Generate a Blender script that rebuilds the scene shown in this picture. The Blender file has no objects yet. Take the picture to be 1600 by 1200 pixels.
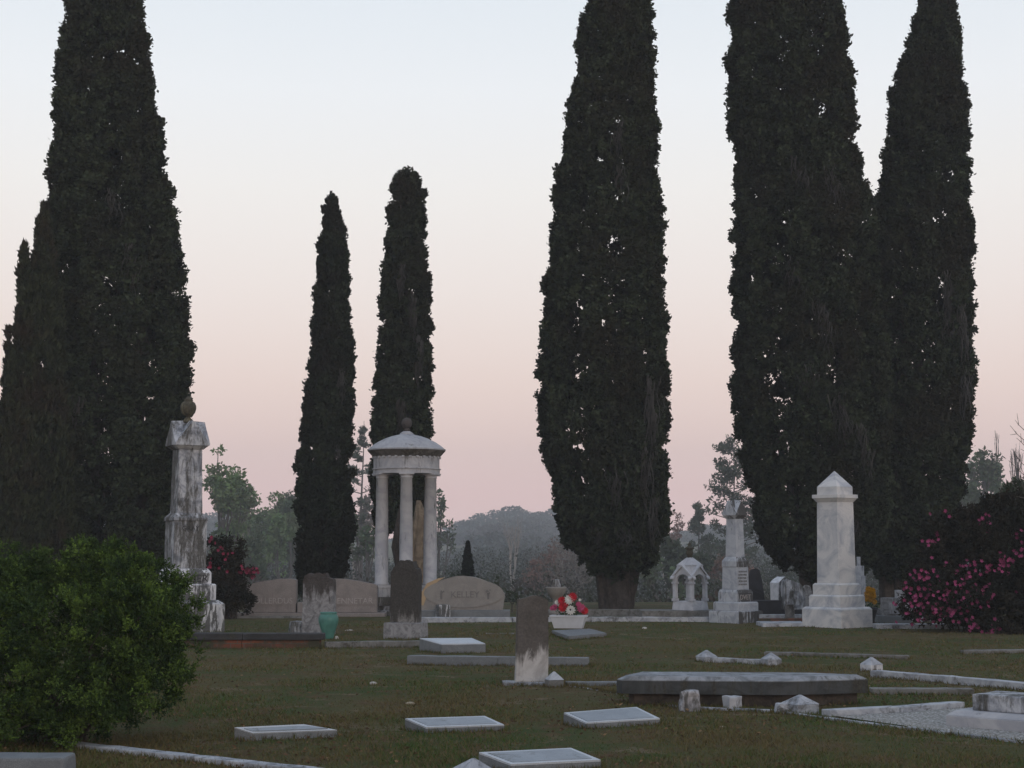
import bpy, bmesh, math, random
import numpy as np
from mathutils import Vector, Matrix, noise
PI = math.pi
rnd = random.Random(7)
rg = np.random.default_rng(11)
SC = bpy.context.scene
COL = SC.collection

# ------------------------------------------------------------------ camera, world, sun, exposure
F = 2540.0; EYE = 1.6; TILT = math.atan(255 / F)
cam_data = bpy.data.cameras.new('camera'); cam = bpy.data.objects.new('camera', cam_data); COL.objects.link(cam)
cam.location = (0, 0, EYE); cam.rotation_euler = (PI / 2 + TILT, 0, 0)
cam_data.sensor_width = 36; cam_data.lens = 36 * F / 1600; cam_data.clip_end = 5000; cam_data.clip_start = 0.1
SC.camera = cam

SUN_EL, SUN_AZ = math.radians(7), math.radians(158)      # azimuth clockwise from +Y: low and behind the camera on the right
world = bpy.data.worlds.new('World'); SC.world = world; world.use_nodes = True
wn, wl = world.node_tree.nodes, world.node_tree.links
wn.clear()
out = wn.new('ShaderNodeOutputWorld'); bg = wn.new('ShaderNodeBackground')
tc = wn.new('ShaderNodeTexCoord'); sep = wn.new('ShaderNodeSeparateXYZ'); ramp = wn.new('ShaderNodeValToRGB')
sky = wn.new('ShaderNodeTexSky'); sky.sky_type = 'NISHITA'; sky.sun_disc = False
sky.sun_elevation = math.radians(1.0); sky.sun_rotation = SUN_AZ; sky.dust_density = 3
def lin(c):
    c = np.array(c, float) / 255
    return tuple(np.where(c <= .04045, c / 12.92, ((c + .055) / 1.055) ** 2.4)) + (1,)
mp = wn.new('ShaderNodeMapRange'); mp.inputs['From Min'].default_value = 0; mp.inputs['From Max'].default_value = 1
pw = wn.new('ShaderNodeMath'); pw.operation = 'POWER'; pw.inputs[1].default_value = .5; pw.use_clamp = True
wl.new(tc.outputs['Generated'], sep.inputs[0]); wl.new(sep.outputs['Z'], pw.inputs[0]); wl.new(pw.outputs[0], ramp.inputs[0])
cr = ramp.color_ramp
stops = [(0.0, (247, 209, 205)), (1.9, (245, 209, 204)), (3.5, (243, 213, 206)), (5.7, (245, 222, 215)), (9, (246, 234, 230)),
         (12.5, (246, 242, 240)), (15.9, (241, 243, 247)), (19, (231, 237, 244)), (35, (208, 221, 240)), (90, (192, 208, 234))]
while len(cr.elements) < len(stops): cr.elements.new(.5)
for e, (el, c) in zip(cr.elements, stops):
    e.position = math.sqrt(math.sin(math.radians(el))); e.color = lin(c)
mix = wn.new('ShaderNodeMixRGB'); mix.inputs[0].default_value = .06
wl.new(ramp.outputs[0], mix.inputs[1]); wl.new(sky.outputs[0], mix.inputs[2])
wl.new(mix.outputs[0], bg.inputs['Color']); bg.inputs['Strength'].default_value = 1.04
wl.new(bg.outputs[0], out.inputs['Surface'])

sd = bpy.data.lights.new('sun', 'SUN'); sun = bpy.data.objects.new('sun', sd); COL.objects.link(sun)
sd.energy = .7; sd.angle = math.radians(35); sd.color = (1, .86, .74)
sv = Vector((math.sin(SUN_AZ) * math.cos(SUN_EL), math.cos(SUN_AZ) * math.cos(SUN_EL), math.sin(SUN_EL)))
sun.rotation_euler = sv.to_track_quat('Z', 'Y').to_euler(); sun.location = (20, -20, 20)
SC.view_settings.view_transform = 'Standard'; SC.view_settings.look = 'None'
SC.view_settings.exposure = 0; SC.view_settings.gamma = 1; SC.view_settings.use_curve_mapping = False
SC.render.engine = 'CYCLES'
SC.cycles.max_bounces = 5; SC.cycles.diffuse_bounces = 3; SC.cycles.volume_bounces = 1; SC.cycles.use_denoising = True
SC.cycles.caustics_reflective = False; SC.cycles.caustics_refractive = False

# ------------------------------------------------------------------ geometry of the view (photo measurements -> metres)
def ray(px, py):
    u = (px - 800) / F; v = (600 - py) / F
    return (u, math.cos(TILT) - v * math.sin(TILT), math.sin(TILT) + v * math.cos(TILT))
def P(px, py, d):
    r = ray(px, py); k = d / r[1]
    return (r[0] * k, d, EYE + r[2] * k)
def G(px, py, z=0.0):
    r = ray(px, py); k = (z - EYE) / r[2]
    return (r[0] * k, r[1] * k)
def S(d): return F / (.995 * d)                       # pixels per metre at distance d
def H(x, y):
    """height of the ground: level burial ground, falling away beyond it"""
    t = min(max((y - 46) / 75.0, 0), 1)
    z = -8.5 * t * t * (3 - 2 * t)
    q = min(max((y - 260) / 330.0, 0), 1); z += 12 * q * q * (3 - 2 * q)
    if y < 60: z += .02 * noise.noise(Vector((x * .35, y * .35, 3)))
    else: z += .6 * noise.noise(Vector((x * .02, y * .02, 1)))
    return z

# ------------------------------------------------------------------ object helpers
def tag(o, label=None, cat=None, group=None, kind=None):
    if label: o['label'] = label
    if cat: o['category'] = cat
    if group: o['group'] = group
    if kind: o['kind'] = kind
    return o
def thing(name, label, cat, loc, rotz=0, group=None, tilt=None):
    o = bpy.data.objects.new(name, None); COL.objects.link(o); o.empty_display_size = .2
    o.location = loc; o.rotation_euler = ((tilt or (0, 0))[0], (tilt or (0, 0))[1], rotz)
    return tag(o, label, cat, group)
def obj(name, bm, mat, parent=None, smooth=False, label=None):
    me = bpy.data.meshes.new(name)
    bmesh.ops.recalc_face_normals(bm, faces=bm.faces)
    bm.to_mesh(me); bm.free()
    o = bpy.data.objects.new(name, me); COL.objects.link(o); me.materials.append(mat)
    if smooth: me.shade_smooth()
    if parent: o.parent = parent
    if label: o['label'] = label
    return o
def npobj(name, V, Q, mat, parent=None, tone=None, smooth=False):
    """mesh from numpy vertex (n,3) and quad/tri (m,k) arrays; tone = one number per face"""
    V = np.asarray(V, np.float32); Q = np.asarray(Q, np.int32)
    me = bpy.data.meshes.new(name); k = Q.shape[1]
    me.vertices.add(len(V)); me.vertices.foreach_set('co', V.ravel())
    me.loops.add(Q.size); me.loops.foreach_set('vertex_index', Q.ravel())
    me.polygons.add(len(Q)); me.polygons.foreach_set('loop_start', np.arange(0, Q.size, k, dtype=np.int32))
    me.update(calc_edges=True)
    if tone is not None:
        a = me.attributes.new('tone', 'FLOAT', 'FACE'); a.data.foreach_set('value', np.asarray(tone, np.float32))
    me.materials.append(mat)
    if smooth: me.shade_smooth()
    o = bpy.data.objects.new(name, me); COL.objects.link(o)
    if parent: o.parent = parent
    return o
def box(bm, cx, cy, z0, z1, wx, wy, tx=None, ty=None, bev=.012, rot=0, ox=0, oy=0):
    """box or frustum: wx,wy at the bottom, tx,ty at the top"""
    tx = wx if tx is None else tx; ty = wy if ty is None else ty
    vs = []
    for z, a, b, sx, sy in ((z0, wx, wy, 0, 0), (z1, tx, ty, ox, oy)):
        for i, j in ((-1, -1), (1, -1), (1, 1), (-1, 1)):
            x, y = i * a / 2 + sx, j * b / 2 + sy
            x, y = x * math.cos(rot) - y * math.sin(rot), x * math.sin(rot) + y * math.cos(rot)
            vs.append(bm.verts.new((cx + x, cy + y, z)))
    fs = [(3, 2, 1, 0), (4, 5, 6, 7), (0, 1, 5, 4), (1, 2, 6, 5), (2, 3, 7, 6), (3, 0, 4, 7)]
    fa = [bm.faces.new([vs[i] for i in f]) for f in fs]
    if bev:
        ed = list({e for f in fa for e in f.edges})
        bmesh.ops.bevel(bm, geom=ed, offset=bev, segments=2, affect='EDGES', profile=.6, clamp_overlap=True)
    return bm
def nb(): return bmesh.new()
def prism(bm, pts, y0, y1, bev=.0):
    """outline in x,z extruded along y"""
    a = [bm.verts.new((x, y0, z)) for x, z in pts]; b = [bm.verts.new((x, y1, z)) for x, z in pts]
    n = len(pts)
    fs = [bm.faces.new(a), bm.faces.new(b[::-1])] + [bm.faces.new((a[i], b[i], b[(i + 1) % n], a[(i + 1) % n])) for i in range(n)]
    if bev:
        ed = [e for e in fs[0].edges] + [e for e in fs[1].edges]
        bmesh.ops.bevel(bm, geom=ed, offset=bev, segments=2, affect='EDGES', clamp_overlap=True)
    return bm
def plate(bm, pts, z0, z1, inset=0, zi=0, bev=0):
    """outline in x,y extruded along z, optional bevelled top of another inset"""
    n = len(pts); cx = sum(p[0] for p in pts) / n; cy = sum(p[1] for p in pts) / n
    a = [bm.verts.new((x, y, z0)) for x, y in pts]; b = [bm.verts.new((x, y, z1)) for x, y in pts]
    f0 = [bm.faces.new(a[::-1])]
    f0 += [bm.faces.new((a[i], a[(i + 1) % n], b[(i + 1) % n], b[i])) for i in range(n)]
    if inset:
        c = []
        for x, y in pts:
            l = math.hypot(x - cx, y - cy); k = 1 - inset / l
            c.append(bm.verts.new((cx + (x - cx) * k, cy + (y - cy) * k, z1 + zi)))
        f0 += [bm.faces.new((b[i], b[(i + 1) % n], c[(i + 1) % n], c[i])) for i in range(n)]
        f0.append(bm.faces.new(c))
    else: f0.append(bm.faces.new(b))
    if bev:
        bmesh.ops.bevel(bm, geom=list({e for f in f0 for e in f.edges}), offset=bev, segments=2, affect='EDGES', clamp_overlap=True)
    return bm
def lathe(bm, prof, cx=0, cy=0, n=28, rough=0):
    rings = []
    for r, z in prof:
        rings.append([bm.verts.new((cx + r * math.cos(2 * PI * i / n), cy + r * math.sin(2 * PI * i / n), z)) for i in range(n)])
    for a, b in zip(rings, rings[1:]):
        for i in range(n): bm.faces.new((a[i], a[(i + 1) % n], b[(i + 1) % n], b[i]))
    bm.faces.new(rings[0][::-1]); bm.faces.new(rings[-1])
    return bm
def weather(bm, amp=.006, sc=6, cuts=0, long=.35):
    """worn stone: subdivide the large faces and shift the vertices a little"""
    if cuts: bmesh.ops.subdivide_edges(bm, edges=bm.edges[:], cuts=cuts, use_grid_fill=True)
    for _ in range(2):
        ed = [e for e in bm.edges if e.calc_length() > long]
        if ed and long: bmesh.ops.subdivide_edges(bm, edges=ed, cuts=2, use_grid_fill=True)
    off = Vector((rnd.random() * 50, 0, 0))
    for v in bm.verts: v.co += amp * noise.noise_vector(v.co * sc + off)
    return bm
def text_part(s, size, mat, parent, loc, rot, extrude=.01, name='inscription', bold=.0):
    cu = bpy.data.curves.new('inscription_curve', 'FONT'); cu.body = s; cu.size = size; cu.extrude = extrude
    cu.align_x = 'CENTER'; cu.align_y = 'CENTER'; cu.offset = bold
    tmp = bpy.data.objects.new('inscription_source', cu); COL.objects.link(tmp)
    dg = bpy.context.evaluated_depsgraph_get()
    me = bpy.data.meshes.new_from_object(tmp.evaluated_get(dg)); me.name = name
    bpy.data.objects.remove(tmp); bpy.data.curves.remove(cu)
    me.materials.clear(); me.materials.append(mat)
    o = bpy.data.objects.new(name, me); COL.objects.link(o); o.parent = parent
    o.location = loc; o.rotation_euler = rot
    return o

# ------------------------------------------------------------------ materials
def newmat(name):
    m = bpy.data.materials.new(name); m.use_nodes = True
    n = m.node_tree.nodes; b = n['Principled BSDF']; b.inputs['Roughness'].default_value = .9
    b.inputs['Specular IOR Level'].default_value = .2
    return m, n, m.node_tree.links, b
def ntex(n, l, sc, det=5, rough=.6, dist=0, vec=None, scale3=None):
    t = n.new('ShaderNodeTexNoise'); t.inputs['Scale'].default_value = sc; t.inputs['Detail'].default_value = det
    t.inputs['Roughness'].default_value = rough; t.inputs['Distortion'].default_value = dist
    if vec is None:
        g = n.new('ShaderNodeNewGeometry'); vec = g.outputs['Position']
    if scale3:
        mm = n.new('ShaderNodeMapping'); mm.inputs['Scale'].default_value = scale3; l.new(vec, mm.inputs[0]); vec = mm.outputs[0]
    l.new(vec, t.inputs['Vector']); return t.outputs['Fac']
def cramp(n, l, fac, a, b, ca=(0, 0, 0, 1), cb=(1, 1, 1, 1)):
    r = n.new('ShaderNodeValToRGB'); r.color_ramp.elements[0].position = a; r.color_ramp.elements[1].position = b
    r.color_ramp.elements[0].color = ca; r.color_ramp.elements[1].color = cb; l.new(fac, r.inputs[0]); return r.outputs[0]
def mixc(n, l, fac, a, b):
    m = n.new('ShaderNodeMixRGB')
    for s, v in ((0, fac), (1, a), (2, b)):
        if isinstance(v, (int, float)): m.inputs[s].default_value = v
        elif isinstance(v, tuple): m.inputs[s].default_value = v if len(v) == 4 else v + (1,)
        else: l.new(v, m.inputs[s])
    return m.outputs[0]
def mth(n, l, op, a, b=0.0, clamp=False):
    m = n.new('ShaderNodeMath'); m.operation = op; m.use_clamp = clamp
    for i, v in enumerate((a, b)):
        if isinstance(v, (int, float)): m.inputs[i].default_value = v
        else: l.new(v, m.inputs[i])
    return m.outputs[0]
def bump(n, l, b, fac, s=.3, d=.01):
    bp = n.new('ShaderNodeBump'); bp.inputs['Strength'].default_value = s; bp.inputs['Distance'].default_value = d
    l.new(fac, bp.inputs['Height']); l.new(bp.outputs[0], b.inputs['Normal'])
def stone(name, base, vein=None, stain=(.03, .028, .022), amt=.5, zlo=None, zhi=None, grain=0., veinsc=3, rough=.85, streak=True, soft=.09, side=None):
    """weathered stone. vein = second tone; stain covers the part amt of the surface in drips and blotches;
    zlo/zhi: the lichen-black crust grows from height zlo (none) to zhi (full) above the stone's foot"""
    m, n, l, b = newmat(name)
    vein = vein or tuple(c * .7 for c in base)
    v = ntex(n, l, veinsc, 7, .65, 1.6)
    c = mixc(n, l, cramp(n, l, v, .42, .62), base, vein)
    fine = ntex(n, l, 40, 3, .7)
    if grain: c = mixc(n, l, cramp(n, l, ntex(n, l, 160, 2, .8), .35, .65), c, tuple(x * (1 - grain) for x in base))
    big = ntex(n, l, 1.3, 6, .7, .6, scale3=(1.6, 1.6, .55) if streak else None)
    st = ntex(n, l, 7, 6, .75, .8, scale3=(1.5, 1.5, .25) if streak else None)
    f = mth(n, l, 'ADD', mth(n, l, 'MULTIPLY', big, .5), mth(n, l, 'MULTIPLY', st, .5))
    if zlo is not None:
        tcn = n.new('ShaderNodeTexCoord'); sp = n.new('ShaderNodeSeparateXYZ'); l.new(tcn.outputs['Object'], sp.inputs[0])
        mr = n.new('ShaderNodeMapRange'); l.new(sp.outputs['Z'], mr.inputs[0]); mr.inputs[1].default_value = zlo; mr.inputs[2].default_value = zhi
        mr.inputs[3].default_value = -.28; mr.inputs[4].default_value = .28
        f = mth(n, l, 'ADD', f, mr.outputs[0])
    if side:   # lichen grows on one side of the stone
        gn = n.new('ShaderNodeNewGeometry'); dp = n.new('ShaderNodeVectorMath'); dp.operation = 'DOT_PRODUCT'; dp.inputs[1].default_value = (side[0], side[1], 0)
        l.new(gn.outputs['True Normal'], dp.inputs[0]); f = mth(n, l, 'ADD', f, mth(n, l, 'MULTIPLY', dp.outputs['Value'], .11))
    e = .76 - amt * .40
    k = cramp(n, l, f, e - soft * .5, e + soft * .5)
    c = mixc(n, l, mth(n, l, 'MULTIPLY', k, .88), c, mixc(n, l, cramp(n, l, fine, .4, .65), stain, tuple(x * 2.2 for x in stain)))
    l.new(c, b.inputs['Base Color']); b.inputs['Roughness'].default_value = rough
    bump(n, l, b, mth(n, l, 'ADD', fine, st), .5, .006)
    return m
def plain(name, col, rough=.8, var=.25, sc=12):
    m, n, l, b = newmat(name)
    l.new(mixc(n, l, cramp(n, l, ntex(n, l, sc, 5), .35, .65), col, tuple(c * (1 - var) for c in col)), b.inputs['Base Color'])
    b.inputs['Roughness'].default_value = rough
    return m
def leafmat(name, c0, c1, c2=None, sc=.6, rough=.75):
    """foliage: 'tone' per leaf runs from c0 to c1, patches of c2 by position"""
    m, n, l, b = newmat(name)
    a = n.new('ShaderNodeAttribute'); a.attribute_name = 'tone'
    c = mixc(n, l, a.outputs['Fac'], c0, c1)
    if c2: c = mixc(n, l, cramp(n, l, ntex(n, l, sc, 4), .48, .66), c, c2)
    l.new(c, b.inputs['Base Color']); b.inputs['Roughness'].default_value = rough
    b.inputs['Specular IOR Level'].default_value = .15
    return m
M = {}
M['marble'] = stone('white_marble', (.52, .52, .515), (.31, .33, .365), amt=.22, veinsc=1.6)
M['marble_old'] = stone('weathered_marble', (.42, .435, .46), (.17, .185, .215), amt=.66, veinsc=3)
M['marble_stained'] = stone('stained_marble', (.60, .61, .63), (.42, .43, .46), stain=(.022, .022, .021), amt=.46, soft=.04, side=(.3, -.8))
M['marble_kerb'] = stone('kerb_marble', (.37, .385, .41), (.22, .235, .26), amt=.5, streak=False)
M['urn'] = stone('mossy_urn_stone', (.17, .15, .09), (.12, .11, .07), amt=.8)
M['lichen_side'] = stone('one_sided_lichen_marble', (.38, .40, .43), (.24, .26, .29), stain=(.022, .020, .017), amt=.60, soft=.05, side=(.8, -.3))
M['gazebo'] = stone('columned_marble', (.37, .375, .39), (.28, .29, .315), amt=.42, veinsc=2)
M['gazebo_shade'] = stone('cornice_painted_shade', (.16, .15, .14), (.09, .085, .08), amt=.6)  # shadow under the dome's overhang, put into the cornice colour
M['gazebo_dirty'] = stone('columned_marble_dirty', (.38, .38, .40), (.2, .2, .21), amt=.75)
M['granite_grey'] = stone('grey_granite', (.20, .215, .225), (.14, .15, .16), amt=.12, grain=.45, streak=False, rough=.7)
M['granite_top'] = stone('polished_grey_granite', (.27, .30, .33), (.20, .225, .25), stain=(.07, .075, .07), amt=.40, grain=.2, streak=False, rough=.5)
M['granite_trim'] = stone('light_granite_edge', (.50, .53, .56), (.42, .45, .48), amt=.05, grain=.3, streak=False)
M['granite_rose'] = stone('rose_granite', (.285, .255, .24), (.205, .185, .175), amt=.22, grain=.5, streak=False)
M['granite_rose_dark'] = stone('rose_granite_panel', (.22, .185, .18), (.18, .15, .15), amt=.15, grain=.4, streak=False)
M['granite_tan'] = stone('tan_rock_faced_granite', (.42, .31, .19), (.32, .24, .15), amt=.15, grain=.3, streak=False)
M['granite_kelley'] = stone('warm_grey_granite', (.285, .27, .25), (.22, .21, .20), amt=.15, grain=.45, streak=False)
M['letters_dark'] = plain('dark_letters', (.15, .145, .14))
M['letters_light'] = plain('light_letters', (.33, .305, .295))
M['head_dark'] = stone('lichen_headstone', (.19, .185, .175), (.10, .095, .09), stain=(.020, .018, .016), amt=.80, veinsc=9, zlo=-.2, zhi=1.15)
M['head_white_foot'] = stone('headstone_white_foot', (.44, .43, .42), (.30, .29, .28), stain=(.030, .025, .021), amt=.42, zlo=-.12, zhi=.62, side=(0, 0))
M['head_grey'] = stone('grey_headstone', (.25, .25, .255), (.13, .13, .135), stain=(.024, .019, .016), amt=.55, zlo=.1, zhi=1.25, veinsc=7)
M['concrete'] = stone('old_concrete', (.17, .17, .165), (.11, .108, .10), amt=.5, streak=False)
M['concrete_dark'] = stone('dark_coping', (.045, .045, .048), (.03, .03, .03), amt=.4, streak=False)
M['tomb_dark'] = stone('dark_slab', (.06, .064, .066), (.034, .037, .038), amt=.55)  # dark tone of the slab's upright faces
M['tomb_wall'] = stone('dark_shaded_rubble_wall', (.075, .06, .05), (.035, .03, .027), amt=.6, veinsc=5)  # dark wall stone, with the shade under the slab put into its colour
M['tomb_bevel'] = stone('lightened_slab_bevel', (.25, .265, .285), (.12, .13, .14), amt=.45)  # paler than the slab sides: edge highlight put into the colour
M['black_stone'] = stone('black_granite', (.04, .04, .045), (.03, .03, .032), amt=.2)
M['bark'] = stone('bark', (.070, .058, .051), (.036, .031, .027), stain=(.018, .015, .013), amt=.5, veinsc=6)
M['bark_pale'] = stone('pale_bark', (.30, .27, .24), (.19, .17, .155), stain=(.06, .05, .045), amt=.4)
M['bark_grey'] = stone('grey_bark', (.10, .09, .085), (.07, .065, .06), amt=.4)
M['wood_bare'] = stone('bare_tan_wood', (.24, .195, .14), (.14, .11, .08), stain=(.03, .024, .018), amt=.5)
M['teal'] = plain('teal_glazed_pottery', (.075, .20, .17), .35, .25, 9)
M['styro'] = plain('white_foam', (.46, .48, .51), .8, .08)
M['red'] = plain('red_silk', (.50, .015, .03), .7, .5, 60); M['white_silk'] = plain('white_silk', (.62, .62, .58), .7, .2, 60)
M['pink'] = plain('pink_silk', (.48, .08, .18), .7, .4, 60); M['yellow'] = plain('yellow_silk', (.55, .27, .01), .7, .5, 60)
M['silkleaf'] = leafmat('silk_leaves', (.012, .035, .016), (.03, .08, .03))
M['pebble'] = plain('pale_pebble', (.45, .43, .40)); M['tan_debris'] = plain('tan_debris', (.30, .26, .19))
# brick
m, n, l, b = newmat('old_brick')
br = n.new('ShaderNodeTexBrick'); br.inputs['Scale'].default_value = 4.2; br.inputs['Color1'].default_value = (.20, .065, .035, 1)
br.inputs['Color2'].default_value = (.11, .05, .035, 1); br.inputs['Mortar'].default_value = (.10, .09, .08, 1)
br.inputs['Mortar Size'].default_value = .03; br.inputs['Brick Width'].default_value = .9; br.inputs['Row Height'].default_value = .32
g = n.new('ShaderNodeTexCoord'); mm = n.new('ShaderNodeMapping'); mm.inputs['Rotation'].default_value = (PI / 2, 0, 0)
l.new(g.outputs['Object'], mm.inputs[0]); l.new(mm.outputs[0], br.inputs['Vector'])
l.new(mixc(n, l, cramp(n, l, ntex(n, l, 3, 5), .45, .6), br.outputs['Color'], (.045, .045, .03)), b.inputs['Base Color'])
M['brick'] = m
# turf
m, n, l, b = newmat('turf')
big = ntex(n, l, .42, 5, .6, .4); med = ntex(n, l, 2.2, 6, .7); fin = ntex(n, l, 28, 4, .8); lit = ntex(n, l, .9, 6, .75, 1.2)
c = mixc(n, l, cramp(n, l, big, .42, .58), (.040, .062, .012), (.080, .072, .024))
c = mixc(n, l, cramp(n, l, med, .46, .62), c, (.092, .055, .024))
c = mixc(n, l, cramp(n, l, lit, .56, .66), c, (.17, .125, .08))
c = mixc(n, l, mth(n, l, 'MULTIPLY', cramp(n, l, fin, .35, .7), .6), c, (.018, .020, .008))
l.new(c, b.inputs['Base Color']); b.inputs['Roughness'].default_value = 1; bump(n, l, b, mth(n, l, 'ADD', fin, med), .9, .03)
M['turf'] = m
m, n, l, b = newmat('grass_blade')
a = n.new('ShaderNodeAttribute'); a.attribute_name = 'tone'
c = mixc(n, l, cramp(n, l, ntex(n, l, .42, 5, .6, .4), .40, .60), (.046, .082, .014), (.094, .082, .028))
c = mixc(n, l, cramp(n, l, mth(n, l, 'ADD', mth(n, l, 'MULTIPLY', a.outputs['Fac'], .5), mth(n, l, 'MULTIPLY', ntex(n, l, 2.2, 6, .7), .6)), .50, .64), c, (.12, .088, .04))
l.new(c, b.inputs['Base Color']); M['blade'] = m
m, n, l, b = newmat('white_gravel')
vo = n.new('ShaderNodeTexVoronoi'); vo.inputs['Scale'].default_value = 45; gg = n.new('ShaderNodeNewGeometry'); l.new(gg.outputs['Position'], vo.inputs['Vector'])
c = mixc(n, l, cramp(n, l, vo.outputs['Distance'], .3, .75), (.50, .50, .49), (.12, .12, .11)); l.new(mixc(n, l, cramp(n, l, ntex(n, l, 30, 3), .42, .6), c, (.22, .21, .19)), b.inputs['Base Color'])
bump(n, l, b, vo.outputs['Distance'], 1, .02); M['gravel'] = m
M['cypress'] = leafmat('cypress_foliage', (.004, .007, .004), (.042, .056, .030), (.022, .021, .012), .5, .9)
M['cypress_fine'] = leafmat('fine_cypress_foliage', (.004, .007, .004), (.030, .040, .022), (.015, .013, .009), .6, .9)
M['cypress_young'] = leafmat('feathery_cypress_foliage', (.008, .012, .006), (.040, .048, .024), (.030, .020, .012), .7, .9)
M['moss'] = leafmat('spanish_moss', (.030, .029, .027), (.058, .056, .053))
M['boxwood'] = leafmat('boxwood_leaves', (.013, .030, .008), (.110, .178, .030), None)
M['azalea'] = leafmat('azalea_leaves', (.010, .011, .006), (.026, .020, .012))
M['azalea_pink'] = leafmat('azalea_blossom', (.10, .014, .045), (.27, .05, .13)); M['azalea_red'] = leafmat('red_azalea_blossom', (.07, .010, .018), (.24, .028, .065))
M['leaf_spring'] = leafmat('pale_spring_leaves', (.07, .12, .045), (.15, .22, .09), (.10, .12, .07), .3)
M['leaf_green'] = leafmat('mid_green_leaves', (.045, .075, .035), (.085, .12, .06), (.07, .075, .05), .3)
M['leaf_dark'] = leafmat('dark_green_leaves', (.025, .038, .022), (.05, .065, .038))
M['leaf_pine'] = leafmat('pine_needles', (.035, .05, .035), (.07, .085, .055))
M['leaf_red'] = leafmat('reddish_buds', (.13, .07, .055), (.19, .11, .085), (.12, .10, .08), .4)
M['leaf_grey'] = leafmat('grey_buds', (.11, .10, .09), (.17, .15, .13))
M['wood_far'] = leafmat('far_wood', (.03, .042, .036), (.072, .086, .066), (.065, .05, .042), .03)
M['under'] = leafmat('undergrowth', (.012, .018, .010), (.040, .050, .024), (.050, .034, .026), .08)

# ------------------------------------------------------------------ ground
xs = np.concatenate([-np.geomspace(480, 14, 30), np.linspace(-13, 13, 66), np.geomspace(14, 480, 30)])
ys = np.concatenate([[-30, -10, 0, 5, 8], np.linspace(9, 60, 120), np.geomspace(62, 800, 50)])
XX, YY = np.meshgrid(xs, ys)
ZZ = np.array([[H(x, y) for x in xs] for y in ys])
nx, ny = len(xs), len(ys)
idx = np.arange(nx * ny).reshape(ny, nx)
Q = np.stack([idx[:-1, :-1], idx[:-1, 1:], idx[1:, 1:], idx[1:, :-1]], -1).reshape(-1, 4)
g = npobj('ground', np.stack([XX, YY, ZZ], -1).reshape(-1, 3), Q, M['turf'], smooth=True); tag(g, kind='structure')

# ------------------------------------------------------------------ leaf and branch builders
def unit(a): return a / (np.linalg.norm(a, axis=-1, keepdims=True) + 1e-9)
def leaves(C, A, L, W, flat=None):
    """diamond leaves: centres C, long axes A, lengths, widths -> V,Q"""
    n = len(C); A = unit(A); R = unit(np.cross(A, rg.normal(size=(n, 3)) if flat is None else flat))
    L = np.broadcast_to(L, n)[:, None] / 2; W = np.broadcast_to(W, n)[:, None] / 2
    V = np.stack([C - A * L, C + R * W - A * L * .1, C + A * L, C - R * W - A * L * .1], 1).reshape(-1, 3)
    return V, np.arange(4 * n).reshape(-1, 4)
def tubes(P0, P1, R0, R1, k=5):
    P0, P1 = np.asarray(P0, float), np.asarray(P1, float); n = len(P0)
    A = unit(P1 - P0); ref = np.where(np.abs(A[:, 2:3]) > .9, [[1., 0, 0]], [[0, 0, 1.]])
    U = unit(np.cross(A, ref)); W = np.cross(A, U)
    t = np.arange(k) * 2 * PI / k
    ring = U[:, None] * np.cos(t)[None, :, None] + W[:, None] * np.sin(t)[None, :, None]
    a = P0[:, None] + ring * np.asarray(R0)[:, None, None]; b = P1[:, None] + ring * np.asarray(R1)[:, None, None]
    V = np.concatenate([a, b], 1).reshape(-1, 3)
    i = np.arange(k); j = (i + 1) % k
    q = np.stack([i, j, j + k, i + k], -1)
    return V, (q[None] + (np.arange(n) * 2 * k)[:, None, None]).reshape(-1, 4)
def merge(parts):
    Vs, Qs, o = [], [], 0
    for V, Q in parts:
        Vs.append(V); Qs.append(Q + o); o += len(V)
    return np.concatenate(Vs), np.concatenate(Qs)

def plume_theta(n, h, k=9):
    th = rg.random(n) * 2 * PI
    return th + .34 / k * 2 * np.sin(k * th + 1.3 * np.sin(h * .35)) 

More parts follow.
